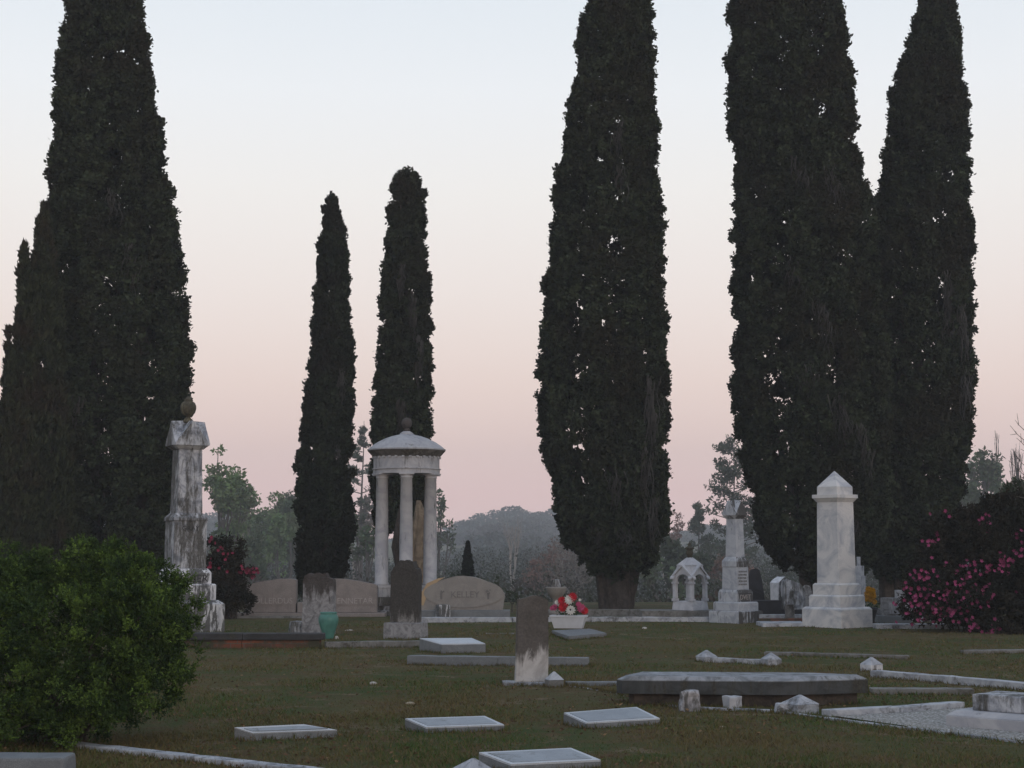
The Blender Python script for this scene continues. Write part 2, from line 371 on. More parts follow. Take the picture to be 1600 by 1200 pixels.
def crown_hull(z, xc, r, rb, cover, per, leafL, leafW, up, gap=0, lsc=.6, clump_n=7, sprig=0.0, ysq=1.0):
    """foliage made of many rounded tufts lying on a column of varying radius"""
    zz = np.linspace(z[0], z[-1], 400); rr = np.interp(zz, z, r); xx = np.interp(zz, z, xc)
    area = float(np.sum(2 * PI * rr[:-1] * np.diff(zz))); nbg = int(area * cover / (PI * rb * rb))
    cdf = np.cumsum(rr + .14); cdf /= cdf[-1]
    h = np.interp(rg.random(nbg), cdf, zz); th = plume_theta(nbg, h)
    R = np.interp(h, zz, rr); X = np.interp(h, zz, xx)
    b = np.minimum(rb * rg.uniform(.55, 1.35, nbg), R * .55 + .02)
    wob = np.array([noise.noise(Vector((math.cos(a) * 2.2, math.sin(a) * 2.2, q * 1.1))) for a, q in zip(th, h)])
    dens = np.array([noise.noise(Vector((math.cos(a) * 3 + 9, math.sin(a) * 3, q * 1.6))) for a, q in zip(th, h)])
    keep = dens > -1 + gap
    wob2 = np.array([noise.noise(Vector((math.cos(a) * 4 + 4, math.sin(a) * 4, q * 2.6))) for a, q in zip(th, h)])
    rad = np.maximum(R * (1 + .11 * wob) + rb * .55 * wob2 - b * 1.0 - leafL * .25, R * .12)
    out_ = np.stack([np.cos(th), np.sin(th) * ysq, np.zeros(nbg)], 1)
    C = np.stack([X, np.zeros(nbg), h], 1) + out_ * rad[:, None]
    C, out_, b = C[keep], out_[keep], b[keep]; n = len(C)
    D = unit(rg.normal(size=(n, clump_n, 3)) + out_[:, None] * .9 + np.array([0, 0, .25]))
    D = np.where((D * out_[:, None]).sum(-1, keepdims=True) < -.15, -D, D)
    CC = C[:, None] + D * (b[:, None, None] * rg.uniform(.6, 1.05, (n, clump_n, 1)))
    CC = CC.reshape(-1, 3); DD = D.reshape(-1, 3)
    tone_c = rg.random(len(CC)) * .45 + np.repeat(rg.random(n) ** 1.3 * .65, clump_n)
    LC = np.repeat(CC, per, 0) + rg.normal(size=(len(CC) * per, 3)) * rb * np.array([.15, .15, .18])
    AX = np.repeat(DD, per, 0) * .7 + rg.normal(size=(len(LC), 3)) * .7 + np.array([0, 0, up])
    sz = rg.uniform(.6, 1.3, len(LC))
    V, Q = leaves(LC, AX, leafL * sz, leafW * sz)
    return V, Q, np.clip(np.repeat(tone_c, per) + rg.normal(size=len(LC)) * .15, 0, 1)

def trunk_mesh(segs):
    """segs: list of polylines [(x,y,z,r),...] -> tube mesh with bark ridges"""
    parts = []
    for pl in segs:
        k = 30 if pl[0][3] > .12 else 7
        rings = []
        for i, (x, y, z, r) in enumerate(pl):
            a = np.arange(k) * 2 * PI / k
            rr = r * (1 + .10 * np.sin(a * 5 + z * .8) + (.10 * np.sin(a * 11 + 1.5 * np.sin(z)) if k > 7 else 0) + .03 * rg.normal(size=k))
            rings.append(np.stack([x + rr * np.cos(a), y + rr * np.sin(a), np.full(k, z)], 1))
        V = np.concatenate(rings); q = []
        for i in range(len(pl) - 1):
            for j in range(k): q.append((i * k + j, i * k + (j + 1) % k, (i + 1) * k + (j + 1) % k, (i + 1) * k + j))
        parts.append((V, np.array(q)))
    return merge(parts)
def moss_part(parent, z, xc, r, spots, mat=None):
    """hanging wisps of moss: spots = (u across -1..1, height m, length m, n)"""
    Vs = []
    for u, h, ln, cnt in spots:
        drift = 0
        for _ in range(int(cnt * 1.6)):
            zt = h + ln * .5 * (rg.random() - .3); uu = np.clip(u + rg.normal() * .055 + .06 * math.sin(zt * 2), -.93, .93); a = math.acos(uu)
            R = np.interp(zt, z, r); X = np.interp(zt, z, xc)
            x = X + R * uu; y = -R * math.sin(a) * 1.0 - .03; L = ln * rg.uniform(.15, .6)
            m = 6; w = rg.uniform(.006, .018); ph = rg.random() * 6
            pr = [(x + .05 * math.sin(ph + i * .9) + rg.normal() * .012, y + .03 * math.cos(ph + i), zt - L * i / (m - 1), w * (1 - i / (m - 1) * .75)) for i in range(m)]
            for p, q_ in zip(pr, pr[1:]):
                Vs.append([(p[0] - p[3], p[1], p[2]), (p[0] + p[3], p[1] + .02, p[2]), (q_[0] + q_[3], q_[1] + .02, q_[2]), (q_[0] - q_[3], q_[1], q_[2])])
    V = np.array(Vs).reshape(-1, 3); Q = np.arange(len(V)).reshape(-1, 4)
    o = npobj('hanging_moss', V, Q, mat or M['moss'], parent, rg.random(len(Q)))
    return tag(o, kind='stuff')
def cypress(label, base_px, d, prof, trunk, name='cypress_tree', mat='cypress', rb=.31, cover=3.9, per=30, leafL=.105, leafW=.07,
            up=.3, gap=.12, moss=None, group=None, clump_n=7, ysq=1.0, trunk_mat='bark', cat='tree', inner=260):
    bx = P(base_px, 900, d)[0]; gz = H(bx, d)
    t = thing(name, label, cat, (bx, d, gz), group=group)
    pts = sorted([(P(0, py, d)[2] - gz, (P(xl, py, d)[0] + P(xr, py, d)[0]) / 2 - bx, (P(xr, py, d)[0] - P(xl, py, d)[0]) / 2) for py, xl, xr in prof])
    z, xc, r = (np.array(a) for a in zip(*pts))
    V, Q, tone = crown_hull(z, xc, r, rb, cover, per, leafL, leafW, up, gap, clump_n=clump_n, ysq=ysq)
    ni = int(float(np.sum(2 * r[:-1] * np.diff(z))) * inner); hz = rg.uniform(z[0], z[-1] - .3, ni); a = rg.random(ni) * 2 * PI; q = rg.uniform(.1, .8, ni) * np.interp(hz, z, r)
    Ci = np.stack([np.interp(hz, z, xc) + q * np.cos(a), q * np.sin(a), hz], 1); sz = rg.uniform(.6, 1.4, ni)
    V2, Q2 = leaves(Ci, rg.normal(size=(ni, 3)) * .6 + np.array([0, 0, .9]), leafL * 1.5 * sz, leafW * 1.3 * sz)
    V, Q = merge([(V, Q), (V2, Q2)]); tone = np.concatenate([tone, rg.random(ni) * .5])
    npobj('crown', V, Q, M[mat], t, tone)
    # trunk, rising stems and limbs inside the crown
    segs = []
    for k, (x0, x1, rr0, rr1, zt) in enumerate(trunk):
        pl = []
        for i in range(13):
            f = i / 12; h = zt * f
            pl.append((x0 + (x1 - x0) * f + .05 * math.sin(f * 9 + k), .12 * math.cos(k * 2.1) * f, h - .1, rr0 * (1 - f) + rr1 * f + (.25 * rr0 * math.exp(-h * 2.5))))
        segs.append(pl)
    ztop = z[-1]
    for _ in range(int(ztop * 2.2) if ztop > 4 else 0):
        h = rnd.uniform(z[0] + .2, ztop * .93); a = rnd.uniform(0, 2 * PI)
        R = float(np.interp(h + .8, z, r)) * .8; X = float(np.interp(h, z, xc)); X2 = float(np.interp(h + .9, z, xc))
        segs.append([(X, 0, h, .045), (X + (X2 - X) * .5 + R * .6 * math.cos(a), R * .6 * math.sin(a), h + .45, .03), (X2 + R * math.cos(a), R * math.sin(a), h + 1.1, .01)])
    V, Q = trunk_mesh(segs); npobj('trunk', V, Q, M[trunk_mat], t)
    if moss: moss_part(t, z, xc, r, moss)
    return t

# ------------------------------------------------------------------ the big cypresses
T_prof = {
 1: [(-190, 140, 175), (-100, 125, 200), (0, 108, 222), (50, 100, 230), (100, 92, 237), (150, 88, 240), (200, 85, 252), (270, 84, 256), (300, 80, 268), (360, 80, 278), (450, 82, 287), (560, 80, 297), (600, 72, 294), (650, 64, 292), (750, 60, 290), (820, 62, 284), (880, 80, 268), (915, 120, 240)],
 2: [(305, 517, 520), (320, 508, 529), (350, 502, 539), (400, 497, 545), (450, 492, 547), (500, 487, 550), (545, 487, 553), (600, 480, 553), (650, 472, 552), (700, 464, 552), (770, 459, 551), (800, 462, 554), (860, 462, 550), (900, 463, 546), (925, 465, 520)],
 3: [(271, 624, 648), (280, 614, 658), (310, 607, 665), (350, 604, 667), (400, 600, 668), (455, 593, 673), (500, 591, 674), (560, 588, 675), (600, 585, 676), (650, 581, 676), (700, 580, 673), (760, 578, 670), (810, 580, 660), (830, 590, 650)],
 4: [(-160, 950, 985), (-80, 930, 1005), (0, 916, 1020), (50, 903, 1023), (100, 903, 1024), (140, 891, 1021), (200, 882, 1026), (250, 875, 1029), (350, 863, 1036), (450, 852, 1038), (550, 845, 1042), (620, 843, 1044), (700, 849, 1045), (760, 860, 1044), (810, 866, 1042), (850, 884, 1036), (872, 905, 1030), (888, 930, 1015)],
 5: [(-200, 1190, 1280), (-100, 1160, 1305), (0, 1142, 1313), (60, 1142, 1323), (120, 1135, 1329), (200, 1140, 1333), (280, 1150, 1344), (310, 1155, 1358), (360, 1143, 1366), (450, 1149, 1372), (560, 1146, 1385), (650, 1152, 1392), (720, 1160, 1394), (780, 1172, 1390), (830, 1182, 1380), (865, 1205, 1370), (890, 1235, 1350), (905, 1262, 1330)],
 6: [(-70, 1455, 1470), (0, 1434, 1490), (50, 1422, 1500), (110, 1404, 1504), (170, 1389, 1509), (250, 1380, 1512), (330, 1368, 1516), (450, 1350, 1519), (600, 1342, 1519), (680, 1340, 1517), (740, 1338, 1511), (800, 1342, 1498), (850, 1350, 1480), (885, 1365, 1455), (905, 1385, 1425)]}
cypress('huge dark cypress at the left with twin stems, behind the tall marble urn monument', 200, 41.5, T_prof[1],
        [(-.1, .3, .36, .12, 9), (.35, .9, .3, .1, 8), (-.9, -1.0, .25, .1, 7)], moss=[(.5, 8.7, 1.4, 22), (.2, 10.2, 1, 12), (-.2, 5, 1, 10)], gap=.0)
cypress('slim dense cypress with a sharp split tip behind the rose granite family stone', 505, 45, T_prof[2], [(0, .1, .28, .1, 8)],
        mat='cypress_fine', rb=.22, cover=3.6, per=22, leafL=.105, leafW=.06, up=.9, gap=.0, moss=[(.55, 6.2, 1.2, 18), (.5, 4.2, .8, 10)])
cypress('round-topped cypress rising behind the domed column monument', 632, 46, T_prof[3],
        [(-.12, .05, .17, .1, 9), (.28, .1, .12, .08, 6)], rb=.27, gap=.27, cover=3.3, inner=110,
        moss=[(.4, 8.2, 1.6, 30), (.5, 7, 1.6, 26), (-.1, 9.2, 1.2, 20), (.1, 5.3, 1.5, 24)])
cypress('broad cypress in the middle with a flared trunk standing clear above the kerb', 962, 43, T_prof[4],
        [(0, .05, .36, .34, 1.9), (-.12, -.75, .24, .08, 6), (.1, .8, .24, .07, 6), (.02, -.25, .27, .09, 7), (.12, .35, .24, .09, 8), (-.2, -1.15, .14, .05, 3.6), (.2, 1.1, .14, .05, 3.4)],
        rb=.29, gap=.24, cover=3.8, inner=150, moss=[(.72, 5.2, 2.4, 40), (.5, 3.6, 1.6, 30), (.75, 2.4, 1.5, 26), (.1, 12.4, 1.4, 14), (.2, 11.2, 1.2, 12), (-.3, 1.9, .8, 14), (.2, 1.9, .8, 14), (0, 3.2, 1.2, 16)])
cypress('widest cypress on the right, its crown ending low behind the white marble obelisk', 1290, 44, T_prof[5],
        [(-.1, -.5, .3, .1, 9), (.35, .6, .3, .1, 9), (.1, .1, .3, .1, 6), (-.35, -1.2, .16, .06, 5)], rb=.31, gap=.18, cover=3.8,
        moss=[(-.1, 11.5, 1.4, 20), (.35, 11.2, 1.6, 20), (0, 7.5, 1.6, 26), (.2, 5, 1.8, 26), (.42, 4.2, 1.8, 24), (-.2, 6, 1.2, 16), (-.3, 8.8, 1.2, 14), (.4, 2.2, 1, 14)])
cypress('tapering cypress at the far right behind the pink azalea, its tip near the frame top', 1405, 46, T_prof[6],
        [(0, .3, .28, .1, 9), (.4, .7, .22, .1, 7), (-.35, -.3, .2, .08, 6)], rb=.29, gap=.12, cover=3.9,
        moss=[(.35, 8.6, 2.0, 44), (.62, 7.6, 2.2, 34), (.7, 6, 1.8, 26), (.3, 7.6, 1.4, 20)])
# the feathery one at the far left: three slim steeples growing from one foot
t0x = P(30, 900, 39)[0]
tf = thing('young_cypress', 'feathery brownish cypress with several slim tips at the far left edge', 'tree', (t0x, 39, H(t0x, 39)))
allp = []; tn = []
for pr, dy in (([(312, 62, 68), (335, 56, 70), (360, 49, 73), (400, 42, 82), (470, 40, 95), (560, 36, 100), (700, 20, 110), (850, 10, 110), (920, 30, 90)], .3),
           ([(385, 38, 42), (405, 34, 46), (420, 32, 48), (470, 27, 56), (540, 20, 60), (640, 10, 70), (780, -5, 80), (920, 0, 70)], -.1),
           ([(510, 20, 24), (560, 16, 34), (640, 5, 40), (760, -20, 50), (900, -20, 50)], -.4),
           ([(640, 2, 7), (700, -8, 16), (780, -22, 22), (900, -30, 20)], -.6)):
    pts = sorted([(P(0, py, 39)[2] - tf.location.z, (P(a, py, 39)[0] + P(b_, py, 39)[0]) / 2 - t0x, (P(b_, py, 39)[0] - P(a, py, 39)[0]) / 2) for py, a, b_ in pr])
    z, xc, r = (np.array(a) for a in zip(*pts))
    V, Q, tone = crown_hull(z, xc, r, .17, 3.2, 10, .17, .05, 1.6, .0, clump_n=6)
    V[:, 1] += dy; allp.append((V, Q)); tn.append(tone)
V, Q = merge(allp); npobj('crown', V, Q, M['cypress_young'], tf, np.concatenate(tn))
V, Q = trunk_mesh([[(x, 0, -.1, .12), (x * 1.02, 0, 2, .09), (x * 1.1, 0, 5, .03)] for x in (-.3, .1, .6)])
npobj('trunk', V, Q, M['bark'], tf)
# the little pointed one behind the KELLEY stone, with a low bush at its foot
cypress('tiny pointed cypress sapling behind the KELLEY stone', 731, 58, [(848, 730, 733), (860, 726, 736), (880, 722, 740), (910, 719, 743), (940, 718, 744)],
        [(0, 0, .05, .03, 1)], mat='cypress_fine', rb=.09, cover=3, per=10, leafL=.09, leafW=.05, up=.9, gap=0)

# ------------------------------------------------------------------ background trees
def bushmass(z0, blobs, per_area, L, W, up=.2):
    """blobs: (x,y,z,rx,ry,rz) relative; leaves on and inside the shells"""
    Cs, As, T = [], [], []
    for (x, y, z, rx, ry, rz) in blobs:
        n = max(12, int(per_area * (rx * rz + ry * rz + rx * ry) * 4.2))
        D = unit(rg.normal(size=(n, 3))); rr = rg.uniform(.62, 1.04, (n, 1))
        Cs.append(np.array([x, y, z]) + D * np.array([rx, ry, rz]) * rr); As.append(D + rg.normal(size=(n, 3)) * .8 + np.array([0, 0, up]))
        T.append(np.clip(rg.random() * .5 + rg.random(n) * .5, 0, 1))
    C = np.concatenate(Cs); A = np.concatenate(As); s = rg.uniform(.6, 1.3, len(C))
    V, Q = leaves(C, A, L * s, W * s); return V, Q, np.concatenate(T)
def grow(p, dr, ln, r, depth, spread, segs, tips, bend=.15, n_ch=(2, 3), shrink=.72, upb=.1):
    k = 3
    for i in range(k):
        q = p + dr * (ln / k); segs.append((p, q, r * (1 - .25 * i / k), r * (1 - .25 * (i + 1) / k))); p = q
        dr = Vector(dr + Vector((rnd.gauss(0, bend), rnd.gauss(0, bend), rnd.gauss(0, bend * .6) + upb * .3))).normalized()
    if depth <= 1: tips.append(p)
    if depth == 0: return
    for _ in range(rnd.randint(*n_ch)):
        nd = Vector(dr + Vector((rnd.gauss(0, spread), rnd.gauss(0, spread), rnd.gauss(0, spread * .6) + upb))).normalized()
        grow(p, nd, ln * shrink * rnd.uniform(.75, 1.2), r * .58, depth - 1, spread, segs, tips, bend, n_ch, shrink, upb)
def broadleaf(label, px, top, d, wpx, leaf='leaf_green', bark='bark_grey', dens=1.0, name='broadleaf_tree', depth=4, lean=0, puff=1.0, lsize=.3, group=None, fullness=1.0):
    x = P(px, 855, d)[0]; gz = H(x, d); ht = P(px, top, d)[2] - gz; w = wpx / S(d)
    t = thing(name, label, 'tree', (x, d, gz - .1), group=group)
    segs, tips = [], []; dens *= 1.7
    tl = ht * .32
    grow(Vector((0, 0, 0)), Vector((lean * .3, 0, 1)).normalized(), tl, max(.09, ht * .018), depth, .42 * w / max(ht * .3, 1) + .14, segs, tips)
    P1 = np.array([s[1] for s in segs]); top0 = P1[:, 2].max(); sx = max(np.abs(P1[:, 0] - lean * .2 * ht).max(), .1)
    kz = ht / top0 * .98; kx = min(w / 2 / sx, 2.2)
    def tr(v): return np.array([v[0] * (kx if v[2] > tl * .8 else 1), v[1] * kx, v[2] * kz])
    V, Q = tubes([tr(s[0]) for s in segs], [tr(s[1]) for s in segs], [s[2] for s in segs], [s[3] for s in segs], 5)
    npobj('trunk', V, Q, M[bark], t)
    if leaf:
        bl = []
        for tp in tips:
            v = tr(tp); r_ = w * .11 * rnd.uniform(.6, 1.3) * puff
            bl.append((v[0], v[1], v[2], r_ * 1.2, r_ * 1.2, r_ * .8))
        V, Q, tone = bushmass(0, bl, 3.2 * dens, lsize * 1.35, lsize * .75); npobj('crown', V, Q, M[leaf], t, tone)
    return t
def pine(label, px, top, d, wpx, crown_from=.5, trunk_r=.3, leaf='leaf_pine', dens=1.0, shape='round', name='pine_tree', group=None):
    x = P(px, 855, d)[0]; gz = H(x, d); ht = P(px, top, d)[2] - gz; w = wpx / S(d) / 2
    t = thing(name, label, 'tree', (x, d, gz - .1), group=group); dens *= 1.5
    segs, puffs = [], []
    pts = [Vector((math.sin(i * .7) * .06 * i * .2, 0, ht * i / 12)) for i in range(13)]
    for i in range(12): segs.append((pts[i], pts[i + 1], trunk_r * (1 - i / 13), trunk_r * (1 - (i + 1) / 13)))
    trunk_r *= 1.5; nb_ = int(26 * (1 - crown_from) * (3.6 if shape == 'broad' else 2))
    for i in range(nb_):
        f = crown_from + (1 - crown_from) * (i + rnd.random()) / nb_; g_ = (f - crown_from) / (1 - crown_from)
        L = w * (math.sin(min(1, .25 + g_ * .9) * PI) ** .6 * .9 + .1) * rnd.uniform(.65, 1.05)
        if shape == 'broad': L = w * (1.1 - .75 * g_) * rnd.uniform(.6, 1.05)
        if shape == 'cone': L = w * (1.05 - g_) * rnd.uniform(.7, 1.05)
        a = rnd.uniform(0, 2 * PI); p = Vector((0, 0, ht * f * .97)); dv = Vector((math.cos(a), math.sin(a), rnd.uniform(-.15, .35)))
        q = p
        for s in range(4):
            q2 = q + dv * (L / 4); segs.append((q, q2, .06 * (1 - s / 5), .06 * (1 - (s + 1) / 5))); q = q2; dv = (dv + Vector((rnd.gauss(0, .15), rnd.gauss(0, .15), .14))).normalized()
            if s > 0:
                for _ in range(2):
                    e = q + Vector((rnd.gauss(0, .2), rnd.gauss(0, .2), rnd.uniform(.0, .35))) * L * .35; segs.append((q, e, .02, .008)); puffs.append(e)
    V, Q = tubes([s[0] for s in segs], [s[1] for s in segs], [s[2] for s in segs], [s[3] for s in segs], 5); npobj('trunk', V, Q, M['bark_grey'], t)
    bl = [(p.x, p.y, p.z, r_, r_, r_ * .7) for p in puffs for r_ in [w * (.12 if shape == 'broad' else .17) * rnd.uniform(.6, 1.3)]]
    V, Q, tone = bushmass(0, bl, 4.0 * dens, .42, .16, .5); npobj('crown', V, Q, M[leaf], t, tone)
    return t
broadleaf('bright spring green tree low between the red azalea and the slim cypress', 448, 800, 150, 60, 'leaf_spring', dens=1.3, depth=5, puff=1.3)
broadleaf('dull olive rounded tree beyond the rose granite family stone', 400, 835, 130, 80, 'leaf_green', dens=1.3, depth=5, puff=1.3)
broadleaf('hazy olive tree close behind the red azalea', 352, 828, 125, 70, 'leaf_green', dens=1.2, depth=5, puff=1.2)
broadleaf('tall airy pale green tree just right of the tall marble urn monument', 336, 692, 129, 100, 'leaf_spring', dens=1.2, depth=5, lean=.15, lsize=.26)
broadleaf('small rounded spring green tree beside the tall marble urn monument, lower of the pair', 368, 750, 140, 60, 'leaf_spring', dens=.9, depth=4, lsize=.26)
broadleaf('pale green thicket tree left of the slim dense cypress', 436, 768, 165, 95, 'leaf_green', dens=1.3, depth=5, puff=1.2)
broadleaf('leafy spring green tree in the dip between urn monument and slim cypress', 400, 770, 158, 95, 'leaf_spring', dens=.8, depth=5)
broadleaf('grey leafless tree in front of the spring green thicket', 380, 800, 151, 70, None, bark='bark_pale', name='bare_tree', depth=6)
broadleaf('half bare grey-brown tree behind the red azalea', 330, 815, 147, 80, 'leaf_grey', dens=.4, depth=5, name='bare_tree')
pine('tall thin pine with bare trunk between the slim cypress and the domed monument', 565, 656, 158, 74, .55, .26)
broadleaf('dull green tree low beneath the tall thin pine', 574, 800, 126, 50, 'leaf_green', dens=1.0, depth=4)
broadleaf('pale grey-trunked tree right behind the slim cypress', 552, 770, 171, 60, 'leaf_grey', dens=.6, depth=5, bark='bark_pale')
broadleaf('light hazy tree just right of the domed monument columns', 684, 762, 172, 50, 'leaf_green', dens=.9, depth=4)
broadleaf('bare pale tree with a thin white trunk before the far wood', 803, 800, 189, 40, None, bark='bark_pale', name='bare_tree', depth=5)
broadleaf('reddish budding tree left of the broad middle cypress', 868, 838, 151, 90, 'leaf_red', dens=.8, depth=5, lsize=.2)
broadleaf('low russet budding tree behind the pointed dark headstone', 828, 872, 136, 70, 'leaf_red', dens=.8, depth=4, lsize=.2)
broadleaf('grey twiggy tree close behind the flared cypress trunk', 905, 850, 144, 70, 'leaf_grey', dens=.5, depth=5, name='bare_tree', bark='bark_pale', lsize=.2)
broadleaf('hazy pinkish budding tree right of the broad middle cypress', 1042, 800, 198, 60, 'leaf_red', dens=.45, depth=5, bark='bark_pale')
pine('bushy dark pine between the arched shrine and the tall open pine', 1092, 784, 165, 84, .35, .2, dens=1.3)
pine('tall open-crowned pine seen above the gabled marble pillar', 1148, 681, 147, 150, .38, .2, dens=.9, shape='broad')
broadleaf('dark green tree behind the arched marble shrine', 1080, 838, 118, 90, 'leaf_dark', dens=1.6, depth=5)
broadleaf('dull green tree near the ground between broad cypress and arched shrine', 1030, 860, 115, 70, 'leaf_green', dens=1.0, depth=4)
broadleaf('brown twiggy tree behind the gabled marble pillar', 1140, 862, 122, 90, 'leaf_red', dens=.5, depth=5, lsize=.2)
broadleaf('grey-brown bare tree filling the gap right of the gabled pillar', 1200, 868, 129, 100, 'leaf_grey', dens=.6, depth=6, name='bare_tree', lsize=.2)
broadleaf('grey-green tree at the right edge of the tapering cypress', 1546, 700, 151, 80, 'leaf_green', dens=1.2, depth=5)
pine('slender pine with a bare trunk right beside the tapering cypress', 1520, 716, 158, 60, .5, .2, dens=.9)
broadleaf('leafless twiggy tree highest on the right skyline', 1564, 664, 154, 50, None, name='bare_tree', depth=6)
broadleaf('leafless tree cut by the right edge of the photo', 1592, 662, 151, 60, None, name='bare_tree', depth=6)
broadleaf('hazy green tree low at the right behind the cedar', 1575, 752, 140, 80, 'leaf_green', dens=1.1, depth=5)
broadleaf('hazy tree sliver at the left edge beyond the feathery cypress', -22, 690, 165, 90, 'leaf_green', dens=1, depth=5)
broadleaf('twiggy hazy tree behind the broad cypress and the far wood edge', 900, 795, 216, 80, 'leaf_grey', dens=.6, depth=5)
# mossy evergreen bush behind the KELLEY stone
x = P(728, 900, 60)[0]
t = thing('evergreen_bush', 'low dull evergreen bush around the tiny pointed cypress', 'bush', (x, 60, H(x, 60) - .1))
V, Q, tone = bushmass(0, [(-.35, 0, 1.2, .5, .5, .5), (.3, .2, 1.1, .5, .5, .4), (0, 0, .6, .9, .8, .7)], 60, .12, .06); npobj('crown', V, Q, M['leaf_dark'], t, tone)
V, Q = tubes([(0, 0, 0), (0, 0, .5), (0, 0, .5)], [(0, 0, .5), (-.3, 0, 1.1), (.3, 0, 1)], [.06, .04, .04], [.04, .02, .02]); npobj('trunk', V, Q, M['bark_grey'], t)

# far-off wood reading as one mass
wp = np.array([(-300, 740), (0, 745), (290, 790), (400, 795), (470, 805), (560, 835), (620, 838), (690, 822), (715, 812), (740, 796), (790, 788), (850, 790), (930, 798), (1050, 832), (1120, 815), (1200, 800), (1500, 785), (1600, 755), (1900, 740)], float)
bl = []
for row, d in enumerate((300, 400, 520, 580, 640)):
    px = -1200.0
    while px < 2900:
        top = np.interp(px, wp[:, 0], wp[:, 1]) + (62, 40, 26, 13, 0)[row] + rnd.uniform(0, 14)
        x = P(px, 855, d)[0]; gz = H(x, d); zt = P(px, top, d)[2]
        w = rnd.uniform(6.5, 11) * d / 560; h = zt - gz
        for k in range(11):
            f = k / 10; bl.append((x + rnd.gauss(0, w * .45) * (1.1 - f), d + rnd.gauss(0, 2), gz + h * (.15 + .75 * f), w * (.8 - .4 * f), w * .7, h * .11))
        px += rnd.uniform(20, 36)
V, Q, tone = bushmass(0, bl, .95, 1.1, .7); o = npobj('distant_wood', V, Q, M['wood_far'], None, tone)
tag(o, 'hazy grey-green wood on the far side of the valley', 'wood', kind='stuff')
bl = []
for d in (72, 90, 120, 160, 210):
    px = -1200.0
    while px < 2900:
        top = {72: 930, 90: 918, 120: 900, 160: 882, 210: 866}[d] + rnd.uniform(-12, 16)
        x = P(px, 855, d)[0]; gz = H(x, d); h = max(P(px, top, d)[2] - gz, .4)
        w = rnd.uniform(.9, 1.8) * d / 75
        bl.append((x, d + rnd.gauss(0, 1.5), gz + h * .45, w, w, h * .6)); bl.append((x + rnd.gauss(0, w * .6), d, gz + h * .75, w * .5, w * .5, h * .28))
        px += rnd.uniform(16, 30) * 1.3
V, Q, tone = bushmass(0, bl, 5.0, .30, .16); o = npobj('undergrowth', V, Q, M['under'], None, tone)
tag(o, 'tangled brown and green undergrowth on the slope beyond the graves', 'undergrowth', kind='stuff')

# ------------------------------------------------------------------ shrubs
def sprig_bush(label, name, cx, cy, blobs, nspr, leafn, mat, Ls, cat='shrub', stems=True, tip_light=True, z0=0, group=None, tuft=14, tr=.085, nst=4):
    """shrub: tufts of leafy sprigs standing out of the surface of several lobes"""
    t = thing(name, label, cat, (cx, cy, z0), group=group)
    nt = max(1, nspr // tuft)
    areas = np.array([b[3] * b[5] + b[4] * b[5] + b[3] * b[4] for b in blobs]); pick = rg.choice(len(blobs), nt, p=areas / areas.sum())
    B = np.array(blobs)[pick]
    D = unit(rg.normal(size=(nt, 3))); D[:, 2] = np.where(D[:, 2] < -.75, -D[:, 2], D[:, 2])
    inner = rg.random((nt, 1)) ** 2
    TC = B[:, :3] + D * B[:, 3:6] * (1.0 - .35 * inner) + D * tr * (rg.random((nt, 1)) - .4) * 1.6
    ty = rg.random(nt) ** 1.2 * (1 - .6 * inner[:, 0]); rr = tr * rg.uniform(.6, 1.4, (nt, 1))
    D2 = unit(rg.normal(size=(nt, tuft, 3)) * .75 + D[:, None] * .8 + np.array([0, 0, .45]))
    base = (TC[:, None] + D2 * rr[:, None] * rg.uniform(.2, 1, (nt, tuft, 1))).reshape(-1, 3); nspr = len(base)
    ax = unit(D2.reshape(-1, 3) + np.array([0, 0, .35]) + rg.normal(size=(nspr, 3)) * .25)
    sl = Ls * rg.uniform(1.2, 2.6, (nspr, 1)); young = np.clip(np.repeat(ty, tuft) + rg.normal(size=nspr) * .12, 0, 1)
    k = np.arange(leafn) / (leafn - 1)
    C = base[:, None] + ax[:, None] * (sl[:, None] * k[None, :, None])
    A = unit(rg.normal(size=(nspr, leafn, 3)) * .9 + ax[:, None] * .8)
    C = C + A * Ls * .45
    tone = (young[:, None] * (.35 + .65 * k[None])).ravel() if tip_light else np.repeat(young, leafn)
    C = C.reshape(-1, 3); ok = C[:, 2] > .01
    V, Q = leaves(C[ok], A.reshape(-1, 3)[ok], Ls * rg.uniform(.7, 1.3, ok.sum()), Ls * .55)
    npobj('foliage', V, Q, M[mat], t, np.clip(tone[ok], 0, 1))
    if stems:
        S0, S1, R0, R1 = [], [], [], []
        for b in blobs:
            for _ in range(nst):
                p0 = np.array([rnd.gauss(0, .12), rnd.gauss(0, .12), 0]); p2 = np.array(b[:3]) + unit(rg.normal(size=3)) * np.array(b[3:6]) * .6; p2[2] = max(p2[2], .1); p1 = (p0 + p2) / 2 + np.array([0, 0, .12])
                S0 += [p0, p1]; S1 += [p1, p2]; R0 += [.016, .012]; R1 += [.012, .004]
        V, Q = tubes(S0, S1, R0, R1); npobj('stems', V, Q, M['bark'], t)
    return t
